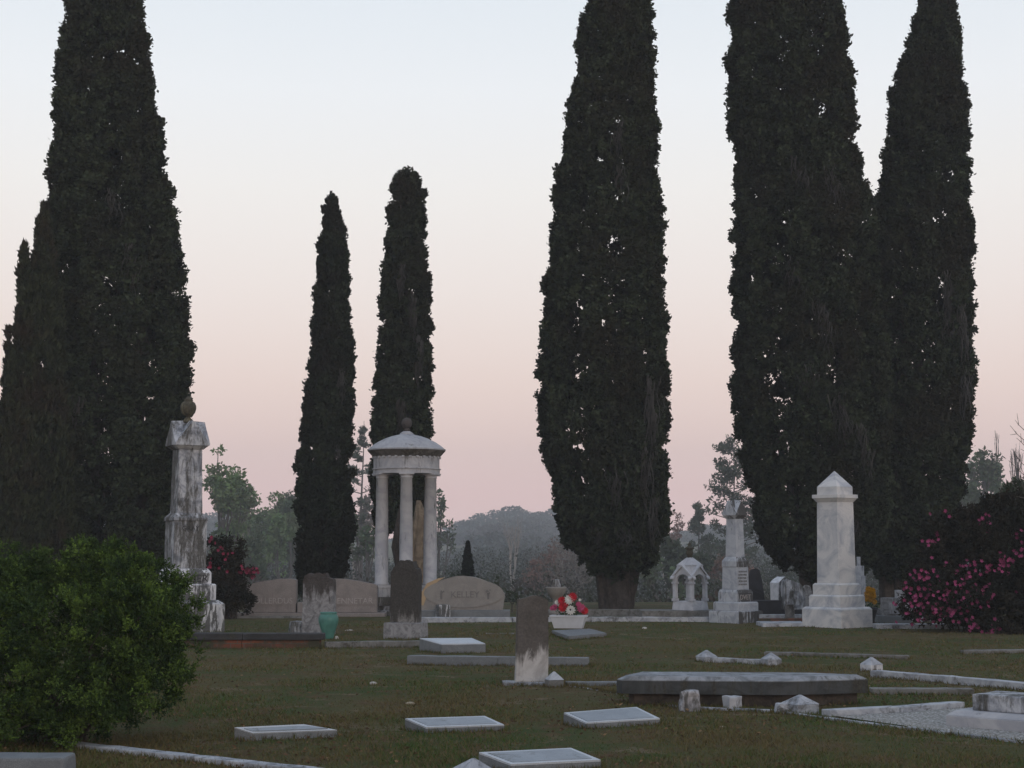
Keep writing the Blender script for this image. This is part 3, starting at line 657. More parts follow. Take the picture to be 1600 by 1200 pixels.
# boxwood, front left
bd = 13.6; bx = P(90, 1100, bd)[0]; sb = S(bd)
def bb(px, py, dy, rx, ry, rz):
    py += 20 if py < 960 else 0; p = P(px, py, bd + dy * .2); return (p[0] - bx, dy, p[2], rx / sb, ry / sb, rz / sb)
blobs = [bb(60, 1030, .3, 190, 190, 125), bb(215, 1010, 0, 78, 110, 105), bb(20, 925, .2, 84, 100, 66), bb(118, 905, .3, 52, 80, 56), bb(195, 905, .1, 56, 80, 52), bb(248, 950, -.1, 46, 70, 46),
         bb(-60, 980, .2, 110, 120, 110), bb(150, 1065, -.45, 90, 60, 74), bb(50, 1090, -.55, 110, 60, 74), bb(232, 1060, -.2, 46, 70, 52), bb(-40, 1090, -.45, 90, 70, 80), bb(262, 905, .1, 26, 30, 22), bb(110, 1110, -.3, 80, 60, 48),
         bb(113, 862, .1, 18, 24, 26), bb(165, 864, .1, 24, 30, 20), bb(30, 868, .1, 16, 24, 22), bb(283, 985, -.1, 20, 30, 36), bb(90, 975, -.62, 60, 40, 44), bb(180, 960, -.45, 44, 40, 36), bb(10, 985, -.6, 54, 40, 40), bb(225, 925, -.35, 34, 30, 26), bb(245, 1010, -.35, 36, 30, 26), bb(205, 1095, -.2, 50, 40, 36), bb(70, 880, -.1, 26, 30, 22), bb(270, 1050, -.05, 24, 30, 22)]
sprig_bush('large loose bright green boxwood bush at the front left', 'boxwood_bush', bx, bd, blobs, 38000, 8, 'boxwood', .023, nst=1, tuft=30)
# azaleas
def azalea(label, px, d, blobs_px, nspr, bmat, blooms, fsize, name='azalea_bush', leafmat_='azalea'):
    cx = P(px, 950, d)[0]; s = S(d); bl = []
    for (x_, y_, dy, rx, ry, rz) in blobs_px:
        p = P(x_, y_, d + dy); bl.append((p[0] - cx, dy, p[2], rx / s, ry / s, rz / s))
    t = sprig_bush(label, name, cx, d, bl, nspr, 8, leafmat_, .07, tip_light=False)
    Cs, T, Ns = [], [], []
    for (x_, y_, dy, n, sx, sy) in blooms:
        for _ in range(n):
            p = P(x_ + rnd.gauss(0, sx * 1.15), y_ + rnd.gauss(0, sy * 1.15), d + dy * .82 + rnd.gauss(0, .1)); c = np.array([p[0] - cx, p[1] - d, p[2]])
            nrm = unit(np.array([rnd.gauss(0, .5), -1, rnd.gauss(.3, .4)])); u = unit(np.cross(nrm, [0, 0, 1])); w = np.cross(u, nrm); tt = rnd.random(); ph = rnd.random() * 6
            for k in range(5):
                a = ph + k * 2 * PI / 5; dr = u * math.cos(a) + w * math.sin(a)
                Cs.append(c + dr * fsize * .5 + nrm * fsize * .2); Ns.append((dr + nrm * .5, nrm)); T.append(tt)
    A = np.array([a for a, _ in Ns]); N = np.array([b_ for _, b_ in Ns])
    V, Q = leaves(np.array(Cs), A, fsize * 1.15, fsize * .8, flat=N); o = npobj('blossoms', V, Q, M[bmat], t, T); tag(o, kind='stuff')
    return t
azalea('wide dark azalea bush with magenta blossoms at the right edge', 1520, 31.5,
       [(1540, 905, .2, 95, 80, 90), (1470, 930, 0, 50, 60, 46), (1590, 880, .3, 90, 80, 100), (1500, 850, .2, 60, 60, 44), (1600, 960, -.6, 70, 60, 60), (1450, 960, -.2, 34, 40, 22), (1560, 965, -.5, 60, 50, 30), (1550, 820, .3, 40, 40, 30), (1470, 870, .2, 30, 30, 30), (1455, 905, -.1, 34, 40, 40), (1500, 945, -.35, 60, 40, 34), (1570, 995, -1.0, 50, 40, 18)], 12000, 'azalea_pink',
       [(1436, 905, -.75, 26, 12, 9), (1432, 945, -.7, 34, 13, 14), (1455, 935, -.8, 22, 20, 22), (1458, 890, -.7, 14, 9, 8), (1482, 945, -.85, 34, 14, 14), (1470, 962, -.8, 22, 18, 6), (1510, 925, -.9, 24, 16, 14), (1535, 932, -.95, 22, 12, 10), (1500, 900, -.85, 14, 22, 14), (1500, 958, -.9, 12, 10, 8),
        (1540, 815, -.4, 9, 5, 5), (1545, 832, -.4, 5, 3, 3), (1568, 880, -.85, 16, 6, 8), (1592, 865, -.8, 9, 5, 5), (1562, 868, -.8, 4, 4, 4), (1447, 850, -.5, 6, 4, 4), (1462, 840, -.4, 7, 6, 4), (1555, 888, -.9, 12, 12, 5), (1520, 980, -1.1, 10, 3, 6), (1555, 990, -1.3, 22, 10, 7), (1475, 805, -.2, 5, 10, 3), (1595, 835, -.4, 5, 4, 5), (1518, 880, -.8, 8, 10, 6)], .042)
azalea('dark azalea bush with red blossoms behind the tall marble urn monument', 355, 37,
       [(346, 905, 0, 22, 30, 36), (330, 868, .2, 16, 20, 18), (364, 930, 0, 20, 26, 24), (340, 935, 0, 34, 36, 26), (378, 945, .1, 10, 20, 12), (358, 856, 0, 16, 12, 7), (372, 874, .1, 12, 10, 7), (352, 880, -.1, 10, 10, 14), (378, 900, 0, 16, 12, 6)], 2000, 'azalea_red',
       [(328, 843, -.3, 5, 3, 3), (345, 856, -.35, 4, 7, 5), (357, 864, -.35, 4, 3, 4), (330, 882, -.4, 5, 3, 3), (375, 890, -.4, 5, 6, 3), (394, 895, -.35, 16, 5, 3), (352, 884, -.4, 3, 6, 4)], .045)
# dark cedar behind the pink azalea
t_x = P(1585, 900, 36)[0]
pts = sorted([(P(0, py, 36)[2], (P(a, py, 36)[0] + P(b_, py, 36)[0]) / 2 - t_x, (P(b_, py, 36)[0] - P(a, py, 36)[0]) / 2) for py, a, b_ in [(738, 1592, 1600), (760, 1574, 1616), (790, 1556, 1640), (830, 1545, 1655), (880, 1535, 1660), (930, 1540, 1650), (950, 1560, 1640)]])
tcd = thing('cedar_tree', 'dark shaggy cedar above the pink azalea at the right edge', 'tree', (t_x, 36, 0))
z, xc, r = (np.array(a) for a in zip(*pts)); V, Q, tone = crown_hull(z, xc, r, .22, 2.2, 10, .12, .05, .9, .05); npobj('crown', V, Q, M['leaf_dark'], tcd, tone)
V, Q = trunk_mesh([[(0, 0, -.1, .12), (.05, 0, 1.2, .1), (.05, 0, 2.6, .03)]]); npobj('trunk', V, Q, M['bark'], tcd)
# bare twig reaching in from the right
p0 = P(1640, 700, 30); tw = thing('bare_sapling', 'slim leafless sapling whose twig reaches in at the right edge', 'tree', (p0[0], 30, 0))
sg = [((0, 0, 0), (0, 0, 1.6), .04, .03), ((0, 0, 1.6), (-.1, 0, 2.8), .03, .022)]
for k in range(9):
    z_ = 2.0 + k * .17; e = (-.35 - .25 * rnd.random(), rnd.gauss(0, .1), z_ + .5); sg.append(((-.05, 0, z_), e, .012, .005))
    for j in range(3): sg.append((e, (e[0] - .2 * rnd.random(), e[1], e[2] + .25 * rnd.random() - .02), .006, .003))
V, Q = tubes([s[0] for s in sg], [s[1] for s in sg], [s[2] for s in sg], [s[3] for s in sg]); npobj('trunk', V, Q, M['bark_grey'], tw)

# ------------------------------------------------------------------ stone monuments
def at(px, py): return G(px, py)
def pyramid_cap(bm, z0, z1, w, wt=.0): return box(bm, 0, 0, z0, z1, w, w, max(wt, .01), max(wt, .01), bev=0)
def gable_cap(bm, z0, z1, zb, w, over=1.0):
    """square cap with a gable on each side: eaves at z0, ridges meeting at z1; zb = thickness of the lower edge"""
    h = w / 2
    c = [bm.verts.new((i * h, j * h, z0)) for i, j in ((-1, -1), (1, -1), (1, 1), (-1, 1))]
    c2 = [bm.verts.new((i * h, j * h, z0 + zb)) for i, j in ((-1, -1), (1, -1), (1, 1), (-1, 1))]
    k = .55
    g_ = [bm.verts.new(p) for p in ((0, -h * .98, z1 - .02), (h * .98, 0, z1 - .02), (0, h * .98, z1 - .02), (-h * .98, 0, z1 - .02))]
    top = bm.verts.new((0, 0, z1))
    bm.faces.new(c[::-1])
    for i in range(4):
        j = (i + 1) % 4
        bm.faces.new((c[i], c[j], c2[j], c2[i])); bm.faces.new((c2[i], c2[j], g_[i])); bm.faces.new((g_[i], c2[j], top)); bm.faces.new((g_[i], top, c2[i]))
    bmesh.ops.remove_doubles(bm, verts=bm.verts, dist=1e-5)
    return bm

# -- A: white obelisk-like pillar at the right
d = 33.2; s = S(d); x, y = P(1307, 900, d)[0], d
def zz(py, d=33.2): return P(800, py, d)[2]
t = thing('marble_obelisk', 'white marble pillar with pyramid top on three steps, tallest stone at the right', 'monument', (x, y, 0), math.radians(-50))
k = 1.41
for nm, y0, y1, w0, w1 in (('base', 985, 948, 108, 103), ('step', 948, 929, 86, 84), ('step', 929, 911, 74, 71)):
    bm = nb(); z0 = max(zz(y0), -.05) if y0 < 980 else -.05; ww = w0 / s / k
    if nm == 'base': box(bm, 0, 0, z0, zz(y1) - .04, ww, ww, bev=.012); box(bm, 0, 0, zz(y1) - .038, zz(y1), ww - .01, ww - .01, ww - .09, ww - .09, bev=.006)
    else: box(bm, 0, 0, z0, zz(y1) - .03, ww, ww, bev=.008); box(bm, 0, 0, zz(y1) - .028, zz(y1), ww - .01, ww - .01, ww - .07, ww - .07, bev=.004)
    obj(nm, bm, M['marble'], t)
bm = nb(); box(bm, 0, 0, zz(911), zz(783), 60 / s / k, 60 / s / k, 56 / s / k, 56 / s / k, bev=.006); obj('shaft', bm, M['marble'], t)
bm = nb(); box(bm, 0, 0, zz(784.5), zz(779), 58 / s / k, 58 / s / k, 68 / s / k, 68 / s / k, bev=.002); box(bm, 0, 0, zz(778.8), zz(773), 71 / s / k, 71 / s / k, bev=.004); obj('cornice', bm, M['marble'], t)
bm = nb(); box(bm, 0, 0, zz(773), zz(761), 55 / s / k, 55 / s / k, bev=.003); pyramid_cap(bm, zz(760.9), zz(736), 55 / s / k); obj('cap', bm, M['marble'], t)
# faint cut lettering lines on the right-hand face
for i, (py, tx_) in enumerate(((868, 'IN MEMORY OF'), (876, 'HIS WIFE'), (884, 'AT REST'))):
    text_part(tx_, .055, M['granite_trim'], t, (.0, -.288 - .0, zz(py)), (PI / 2, 0, 0), .002) if False else None

# -- B: tall urn monument, left
d = 31.2; s = S(d); zb = lambda py: P(280, py, 31.2)[2]; rot = math.radians(-62); k = 1.35
x = P(289, 900, d)[0]
t = thing('urn_monument', 'tall grey-veined marble monument with gabled cap and mossy urn beside the boxwood', 'monument', (x, d, 0), rot)
def tier(nm, y0, y1, wpx, wtop=None, mat='marble_old', splay=0, z0=None, wob=.006):
    bm = nb(); w = wpx / s / k; wt = (wtop or wpx) / s / k; za = zb(y0) if z0 is None else z0; zt = zb(y1)
    if splay: box(bm, 0, 0, za, zt - splay, w, w, bev=.012); box(bm, 0, 0, zt - splay + .001, zt, w - .004, w - .004, wt, wt, bev=.006)
    else: box(bm, 0, 0, za, zt, w, w, wt, wt, bev=.012)
    return obj(nm, weather(bm, wob), M[mat], t)
M['base_stained'] = stone('drip_stained_base', (.50, .51, .52), (.34, .35, .37), stain=(.03, .03, .028), amt=.74, soft=.03)
tier('base', 985, 937, 134, 112, 'base_stained', .07, -.05)
tier('plinth', 937, 912, 104, 100, 'marble_stained', .02)
lb = tier('name_block', 912, 888, 88, 74, 'marble_stained', .08)
tier('die', 888, 814, 70, 70, 'marble_old')
tier('shoulder', 814, 802, 74, 56, 'marble_old', .09)
tier('shaft', 802, 702, 54, 50, 'marble_old')
bm = nb(); box(bm, 0, 0, zb(703), zb(697), 54 / s / k, 54 / s / k, 72 / s / k, 72 / s / k, bev=.003)
gable_cap(bm, zb(696.8), zb(657), .03, 75 / s / k); obj('cap', weather(bm, .006), M['marble_old'], t)
bm = nb()
zu = lambda py: zb(py)
lathe(bm, [(.10, zu(661)), (.10, zu(657)), (.045, zu(653)), (.04, zu(650)), (.09, zu(649)), (.13, zu(645)), (.152, zu(639)), (.15, zu(634)), (.125, zu(629.5)), (.08, zu(627)), (.085, zu(626)), (.09, zu(625)), (.05, zu(622.5)), (.03, zu(620)), (.01, zu(619))]); obj('urn', bm, M['urn'], t, True)
# letters on the face turned to the right
W_ = 88 / s / k / 2
def face_text(s_, size, zc, half, mat, th, ex=.008, parent=t, off=0):
    """th: rotation of the face normal about z (0 = facing local -y)"""
    nx_, ny_ = math.sin(th), -math.cos(th)
    return text_part(s_, size, mat, parent, (nx_ * half + math.cos(th) * off, ny_ * half + math.sin(th) * off, zc), (PI / 2, 0, th), ex)
face_text('ROGER', .20, (zb(912) + zb(896)) / 2, W_ + .001, M['black_stone'], PI / 2, .006)
for py, st_, sz in ((826, 'GRAY', .13), (836, 'BORN', .075), (845, 'JUNE 7 1841', .07), (854, 'DIED', .075), (863, 'MAY 2 1902', .07)):
    face_text(st_, sz, zb(py), 70 / s / k / 2 + .001, M['letters_dark'] if py > 830 else M['black_stone'], PI / 2, .003)

# -- C: gabled pillar (right of centre)
d = 35.3; s = S(d); zc_ = lambda py: P(1149, py, 35.3)[2]; k = 1.41
x = P(1149, 900, d)[0]
t = thing('gabled_pillar', 'slender gabled marble pillar with dark-stained right side beside the arched shrine', 'monument', (x, d, 0), math.radians(-47))
def tier2(nm, y0, y1, wpx, wtop=None, mat='marble_old', splay=0, z0=None):
    bm = nb(); w = wpx / s / k; wt = (wtop or wpx) / s / k; za = zc_(y0) if z0 is None else z0; zt = zc_(y1)
    if splay: box(bm, 0, 0, za, zt - splay, w, w, bev=.01); box(bm, 0, 0, zt - splay + .001, zt, w - .004, w - .004, wt, wt, bev=.005)
    else: box(bm, 0, 0, za, zt, w, w, wt, wt, bev=.01)
    return obj(nm, weather(bm, .004), M[mat], t)
M['pillar'] = stone('pale_blue_marble', (.36, .38, .41), (.26, .28, .31), amt=.42)
tier2('base', 970, 954, 84, 80, 'lichen_side', .01, -.05); tier2('step', 954, 940, 70, 66, 'pillar', .02); tier2('name_block', 940, 921, 54, 48, 'lichen_side', .06)
tier2('die', 921, 886, 42, 40, 'pillar'); tier2('shoulder', 886, 870, 42, 30, 'lichen_side', .09); tier2('shaft', 870, 809, 30, 26, 'pillar')
bm = nb(); box(bm, 0, 0, zc_(811), zc_(805.5), 27 / s / k, 27 / s / k, 38 / s / k, 38 / s / k, bev=.002); gable_cap(bm, zc_(805.3), zc_(781), .02, 40 / s / k)
obj('cap', weather(bm, .004), M['lichen_side'], t)
face_text('DVET', .15, (zc_(940) + zc_(926)) / 2, 54 / s / k / 2 + .001, M['letters_light'], PI / 2, .006, t)
for i in range(5): face_text('BORN MAR 18'[: 8 + i % 3], .055, zc_(893 + i * 5), 42 / s / k / 2 + .0005, M['letters_dark'], PI / 2, .002, t)

# -- D: open arched shrine
d = 36.8; s = S(d); zs = lambda py: P(1078, py, 36.8)[2]; k = 1.41; x = P(1078, 900, d)[0]
WALLH = .20
t = thing('marble_shrine', 'small white open marble shrine with four arches and an urn on top', 'monument', (x, d, WALLH), math.radians(-45))
zl = lambda py: zs(py) - WALLH
M['shrine'] = stone('shrine_marble', (.42, .43, .455), (.32, .33, .36), amt=.36)
bm = nb(); w = 57 / s / k; box(bm, 0, 0, 0, zl(939), w, w, w * .93, w * .93, bev=.008); obj('base', bm, M['shrine'], t)
cw = 46 / s / k; cr_ = .045
for i, j in ((-1, -1), (1, -1), (1, 1), (-1, 1)):
    bm = nb(); X, Y = i * cw / 2, j * cw / 2
    box(bm, X, Y, zl(938.8), zl(935), .12, .12, bev=.004); box(bm, X, Y, zl(934.8), zl(912.5), .088, .088, bev=.01); box(bm, X, Y, zl(912.2), zl(909), .12, .12, bev=.004)
    obj('column', bm, M['shrine'], t)
zspr, zar, zgab = zl(909), zl(897), zl(885)
for q in range(4):
    bm = nb(); hw = cw / 2 + .05; rw = cw / 2 - .055; pts = [(-hw, zspr), (-hw, zl(903)), (0, zgab), (hw, zl(903)), (hw, zspr), (rw, zspr)]
    for a in range(1, 12):
        an = a * PI / 12; pts.append((rw * math.cos(an), zspr + (zar - zspr) * math.sin(an) ** .8))
    pts.append((-rw, zspr))
    prism(bm, pts, -.03, .03); o = obj('arch', bm, M['shrine'], t); o.location = (math.sin(q * PI / 2) * cw / 2, -math.cos(q * PI / 2) * cw / 2, 0); o.rotation_euler = (0, 0, q * PI / 2)
    bm = nb()
    for sg_ in (-1, 1): prism(bm, [(sg_ * (hw + .05), zl(905)), (sg_ * (hw + .05), zl(902)), (0, zgab + .045), (0, zgab)][::sg_], -.06, .035)
    o = obj('gable_coping', bm, M['shrine'], t); o.location = (math.sin(q * PI / 2) * (cw / 2 + .005), -math.cos(q * PI / 2) * (cw / 2 + .005), 0); o.rotation_euler = (0, 0, q * PI / 2)
bm = nb(); box(bm, 0, 0, zl(897), zl(884), cw + .02, cw + .02, 40 / s / k, 40 / s / k, bev=0); box(bm, 0, 0, zl(883.8), zl(882.5), 42 / s / k, 42 / s / k, bev=.003)
box(bm, 0, 0, zl(882.3), zl(871), 40 / s / k, 40 / s / k, .10, .10, bev=0); obj('roof', bm, M['shrine'], t)
bm = nb(); lathe(bm, [(.055, zl(871.5)), (.06, zl(868)), (.075, zl(866)), (.085, zl(862)), (.05, zl(860)), (.11, zl(857)), (.11, zl(856)), (.05, zl(854)), (.03, zl(852)), (.035, zl(850)), (.01, zl(847))], n=20); obj('urn', bm, M['urn'], t, True)

# -- E: domed round temple monument
d = 39.4; s = S(d); zg = lambda py: P(634, py, 39.4)[2]; x = P(634, 900, d)[0]; RG = 54 / s
t = thing('domed_monument', 'round white temple monument with shallow dome and six columns', 'monument', (x, d, 0), math.radians(4))
bm = nb(); lathe(bm, [(RG * 1.12, -.05), (RG * 1.12, .10), (RG * 1.02, .12), (RG * 1.02, .22)], n=48); obj('base', bm, M['gazebo_dirty'], t)
RC = 43.5 / s
for q in range(6):
    a = -PI / 2 + q * PI / 3; X, Y = RC * math.cos(a), RC * math.sin(a)
    bm = nb(); box(bm, X, Y, .221, .42, .36, .36, bev=.01, rot=a); obj('plinth', bm, M['gazebo_dirty'], t); bm = nb(); box(bm, X, Y, .421, zg(918), .32, .32, bev=.01, rot=a); box(bm, X, Y, zg(917.9), zg(914), .36, .36, bev=.006, rot=a); obj('pedestal', weather(bm, .003), M['gazebo'], t)
    bm = nb(); r0 = 10.3 / s; z0, z1 = zg(914), zg(741)
    lathe(bm, [(r0 * 1.1, z0), (r0 * 1.12, z0 + .04), (r0 * 1.0, z0 + .06), (r0 * .99, z0 + (z1 - z0) * .4), (r0 * .86, z1 - .12), (r0 * .95, z1 - .11), (r0 * .95, z1 - .09), (r0 * .86, z1 - .085), (r0 * 1.05, z1 - .035)], X, Y, 22)
    col = obj('column', bm, M['gazebo'], t, True)
    bm = nb(); box(bm, X, Y, z1 - .035, z1, r0 * 2.3, r0 * 2.3, bev=.004, rot=a); obj('capital', bm, M['gazebo'], t)
bm = nb(); z1 = zg(741)
n_ = 64
def ringwall(bm, prof, n=64):
    R = [[bm.verts.new((r * math.cos(2 * PI * i / n), r * math.sin(2 * PI * i / n), z)) for i in range(n)] for r, z in prof]
    m_ = len(R)
    for a in range(m_):
        for i in range(n): bm.faces.new((R[a][i], R[a][(i + 1) % n], R[(a + 1) % m_][(i + 1) % n], R[(a + 1) % m_][i]))
ringwall(bm, [(RG * .97, z1 + .001), (RG * .97, z1 + .10), (RG * 1.0, z1 + .105), (RG * 1.0, z1 + .13), (RG * .96, z1 + .135), (RG * .96, zg(715)), (RG * .66, zg(715)), (RG * .66, z1 + .001)])
for i in range(30):
    a = 2 * PI * i / 30; box(bm, RG * .975 * math.cos(a), RG * .975 * math.sin(a), zg(717), zg(714), .05, .06, bev=0, rot=a)
obj('entablature', bm, M['gazebo'], t)
bm = nb(); RR = 61.5 / s
lathe(bm, [(RG * .97, zg(714.5)), (RG * 1.0, zg(712.5)), (RG * 1.03, zg(711)), (RR * .97, zg(706.5)), (RR * .99, zg(705.2))], n=64); obj('cornice', bm, M['gazebo_shade'], t); bm = nb()
lathe(bm, [(RR * .97, zg(705.1)), (RR, zg(704.5)), (RR, zg(702.5)), (RR * .97, zg(701.5)), (RR * .86, zg(696)), (RR * .72, zg(690.5)), (RR * .55, zg(685.5)), (RR * .36, zg(681.5)), (RR * .18, zg(679)), (RR * .17, zg(677)), (RR * .09, zg(674))], n=64)
obj('dome', bm, M['gazebo'], t)
bm = nb(); lathe(bm, [(RR * .09, zg(674)), (RR * .075, zg(671)), (.055, zg(669)), (.07, zg(668.4))] + [(max(.13 * math.sin(a), .01), zg(661.3) - .135 * math.cos(a)) for a in [.6 + i * .23 for i in range(12)]], n=24); obj('finial', bm, M['head_grey'], t, True)

# the old broken stump of bare wood standing between the columns
x2 = P(652, 900, 42)[0]; t = thing('dead_tree_stump', 'stripped tan dead trunk seen between the columns of the domed monument', 'tree stump', (x2, 42, 0))
V, Q = trunk_mesh([[(.02, 0, -.1, .22), (.0, 0, .6, .19), (-.02, 0, 1.2, .2), (.03, 0, 1.9, .21), (.06, 0, 2.4, .15), (.02, 0, 2.8, .05)]]); npobj('trunk', V, Q, M['wood_bare'], t)
V, Q = trunk_mesh([[(-.5, .1, -.1, .12), (-.46, .1, 1.0, .1), (-.56, .1, 1.6, .12), (-.52, .1, 2.1, .08), (-.42, .1, 2.7, .06)]]); npobj('dead_limb', V, Q, M['bark'], t)

# -- F: rose granite family stone: two sloping wings, low centre block, base
d = 38.4; s = S(d); x = P(488, 900, d)[0]; zf = lambda py: P(488, py, 38.4)[2]; X = lambda px: P(px, 900, 38.4)[0] - x
t = thing('family_headstone', 'wide rose granite family stone with two sloping wings behind the teal vase', 'headstone', (x, d, 0))
bm = nb(); box(bm, 0, 0, -.05, zf(957), 232 / s, .62, bev=.02); obj('base', bm, M['granite_rose'], t)
for sg_, nm in ((-1, 'COLLERDUS'), (1, 'MENNETAR')):
    xo, xi = (X(385), X(464)) if sg_ < 0 else (X(590), X(512)); z0 = zf(956.8)
    top = [(xi, zf(906)), (xi + (xo - xi) * .12, zf(904)), (xi + (xo - xi) * .35, zf(904.5)), (xi + (xo - xi) * .65, zf(908)), (xi + (xo - xi) * .93, zf(912.5)), (xo, zf(914.5))]
    pts = [(xo, z0), (xi, z0)] + top
    bm = nb(); prism(bm, pts, -.16, .16, bev=.012); w_ = obj('wing', bm, M['granite_rose'], t)
    bm = nb(); prism(bm, [(xi + (xo - xi) * .03, zf(945)), (xi + (xo - xi) * .97, zf(945)), (xi + (xo - xi) * .97, zf(932)), (xi + (xo - xi) * .03, zf(932))], -.168, -.155); obj('panel', bm, M['granite_rose'], w_)
    text_part(nm, .19, M['letters_light'], w_, ((xo + xi) / 2, -.169, zf(938.8)), (PI / 2, 0, 0), .004)
bm = nb(); box(bm, 0, .0, zf(956.8), zf(941), 42 / s, .4, bev=.01); obj('centre_block', bm, M['granite_rose'], t)

# -- G: KELLEY stone
d = 36.9; s = S(d); x = P(722, 900, d)[0]; zk = lambda py: P(722, py, 36.9)[2]; X = lambda px: P(px, 900, 36.9)[0] - x
t = thing('family_headstone', 'low arched warm grey granite stone reading KELLEY', 'headstone', (x, d, 0))
bm = nb(); box(bm, .0, 0, -.05, zk(953), 150 / s, .6, bev=.015); obj('base', bm, M['granite_grey'], t)
n_ = 22; pts = [(X(786), zk(952.8)), (X(660), zk(952.8))]
for i in range(n_ + 1):
    a = i / n_; px = 657 + a * 132; hgt = math.sin(min(max(.07 + a * .86, 0), 1) * PI) ** .62
    pts.append((X(px), zk(945 - 45 * hgt)))
bm = nb(); prism(bm, pts, -.15, .18); obj('stone', weather(bm, .008), M['granite_kelley'], t)
# sawn oval face, 2 cm proud, with the rough tan flank left of it
pts = [(X(725 + 62 * math.cos(a)), zk(926.5 - 22.5 * math.sin(a))) for a in [i * 2 * PI / 40 for i in range(40)]]
bm = nb(); prism(bm, pts, -.168, -.14); fc = obj('oval_face', bm, M['granite_kelley'], t)
pts = [(X(655), zk(944)), (X(657), zk(928)), (X(668), zk(911)), (X(684), zk(904)), (X(696), zk(902)), (X(686), zk(907)), (X(676), zk(917)), (X(668), zk(930)), (X(662), zk(946))]
bm = nb(); prism(bm, pts, -.162, .17); obj('rough_flank', weather(bm, .01, 9), M['granite_tan'], t)
text_part('KELLEY', .20, M['letters_dark'], fc, (X(727), -.170, zk(929)), (PI / 2, 0, 0), .004)
for px in (690, 763):
    bm = nb(); prism(bm, [(X(px - 1.5), zk(936)), (X(px + 1.5), zk(936)), (X(px + 2), zk(926)), (X(px - 2), zk(926))], -.174, -.167)
    for a in range(7):
        u, v = rnd.gauss(0, 2.2), rnd.gauss(0, 1.5); prism(bm, [(X(px + u - 1.6), zk(924 + v)), (X(px + u), zk(925.6 + v)), (X(px + u + 1.6), zk(924 + v)), (X(px + u), zk(922 + v))], -.173 - a * .0007, -.167)
    obj('carved_torch', bm, M['letters_dark'], fc)
# little flowering twig right of the KELLEY stone
x2 = P(800, 900, 40.5)[0]; t = thing('wild_shrub', 'thin leafy shrub at the right end of the KELLEY stone', 'shrub', (x2, 40.5, 0))
V, Q, tone = bushmass(0, [(-.38, 0, .78, .09, .08, .12), (-.22, 0, .5, .12, .1, .1), (0, 0, .42, .15, .12, .12), (.15, 0, .3, .15, .12, .14), (.3, 0, .2, .15, .12, .12)], 260, .07, .04); npobj('foliage', V, Q, M['leaf_dark'], t, tone)
V, Q = tubes([(0, 0, 0), (0, 0, .2), (0, 0, .2)], [(0, 0, .2), (-.38, 0, .75), (.2, 0, .4)], [.015, .012, .012], [.012, .006, .006]); npobj('stem', V, Q, M['bark'], t)

# -- headstones
def slabstone(label, name, px, base_py, w_px, top_py, outline, mat, thick=.12, rotz=0, tilt=(0, 0), base=None, cat='headstone', wob=.01, taper=0):
    x, y = G(px, base_py); s = S(y); h = (base_py - top_py) / s; w = w_px / s
    t = thing(name, label, cat, (x, y, 0), rotz, tilt=tilt)
    z0 = -.05
    if base:
        bm = nb(); bw, bh, bt = base[:3]; box(bm, 0, 0, -.06, bh / s, bw / s, bt, bw / s * .97, bt * .95, bev=.01); obj('base', weather(bm, wob * .6), M[base[3]], t); z0 = bh / s - .002
    pts = [(-w / 2 * (1 + taper), z0), (w / 2 * (1 + taper), z0)] + [(u * w / 2, v * h) for u, v in outline]
    bm = nb(); prism(bm, pts, -thick / 2, thick / 2, bev=.008)
    bmesh.ops.triangulate(bm, faces=[f for f in bm.faces if len(f.verts) > 4]); bmesh.ops.subdivide_edges(bm, edges=[e for e in bm.edges if e.calc_length() > .12], cuts=2)
    obj('stone', weather(bm, wob, 9), M[mat], t)
    return t
slabstone('pointed dark headstone with a white foot and white slab, nearest upright stone in the centre', 'headstone', 830, 1070, 48, 932,
          [(1, .93), (.93, .955), (.5, .985), (.05, 1.0), (-.2, .985), (-.8, .955), (-1, .95)], 'head_white_foot', .13, math.radians(6), (0, math.radians(1.0)), base=(90, 5, .34, 'marble_kerb'), taper=.06, wob=.005)
slabstone('dark lichen-crusted headstone with a stepped crumbling top on a grey block base', 'headstone', 634, 998, 46, 876,
          [(1, .80), (.93, .88), (.72, .90), (.62, .98), (.35, .97), (.15, 1.0), (-.1, .985), (-.35, .995), (-.55, .93), (-.75, .91), (-1, .84)], 'head_dark', .2, math.radians(-16), base=(62, 25, .42, 'head_grey'))
slabstone('weathered grey headstone with a broken dark top behind the teal vase', 'headstone', 498, 991, 50, 896,
          [(1, .84), (.96, .90), (.6, .92), (.5, 1.0), (.2, .97), (-.1, 1.0), (-.3, .965), (-.62, .99), (-.9, .95), (-1, .86)], 'head_grey', .18, math.radians(-12), wob=.014)
def lump(label, name, px, py, w, h, dpt, mat, cat='stone fragment', rot=0, top=.8, wob=.012, group=None):
    x, y = G(px, py); s = S(y); t = thing(name, label, cat, (x, y, 0), rot, group=group)
    bm = nb(); box(bm, 0, 0, -.04, h / s, w / s, dpt, w / s * top, dpt * top, bev=.02); obj('stone', weather(bm, wob * 1.6, 9, 3), M[mat], t); return t
lump('short square marble stump left of the weathered grey headstone', 'marble_stump', 464, 990, 24, 19, .26, 'marble_old', rot=.3)
# small square dark post in front of KELLEY
lump('short black and white stained marble post standing before the KELLEY stone', 'marble_post', 692, 968, 19, 23, .22, 'base_stained', cat='post', top=1.0, rot=.4, wob=.005)

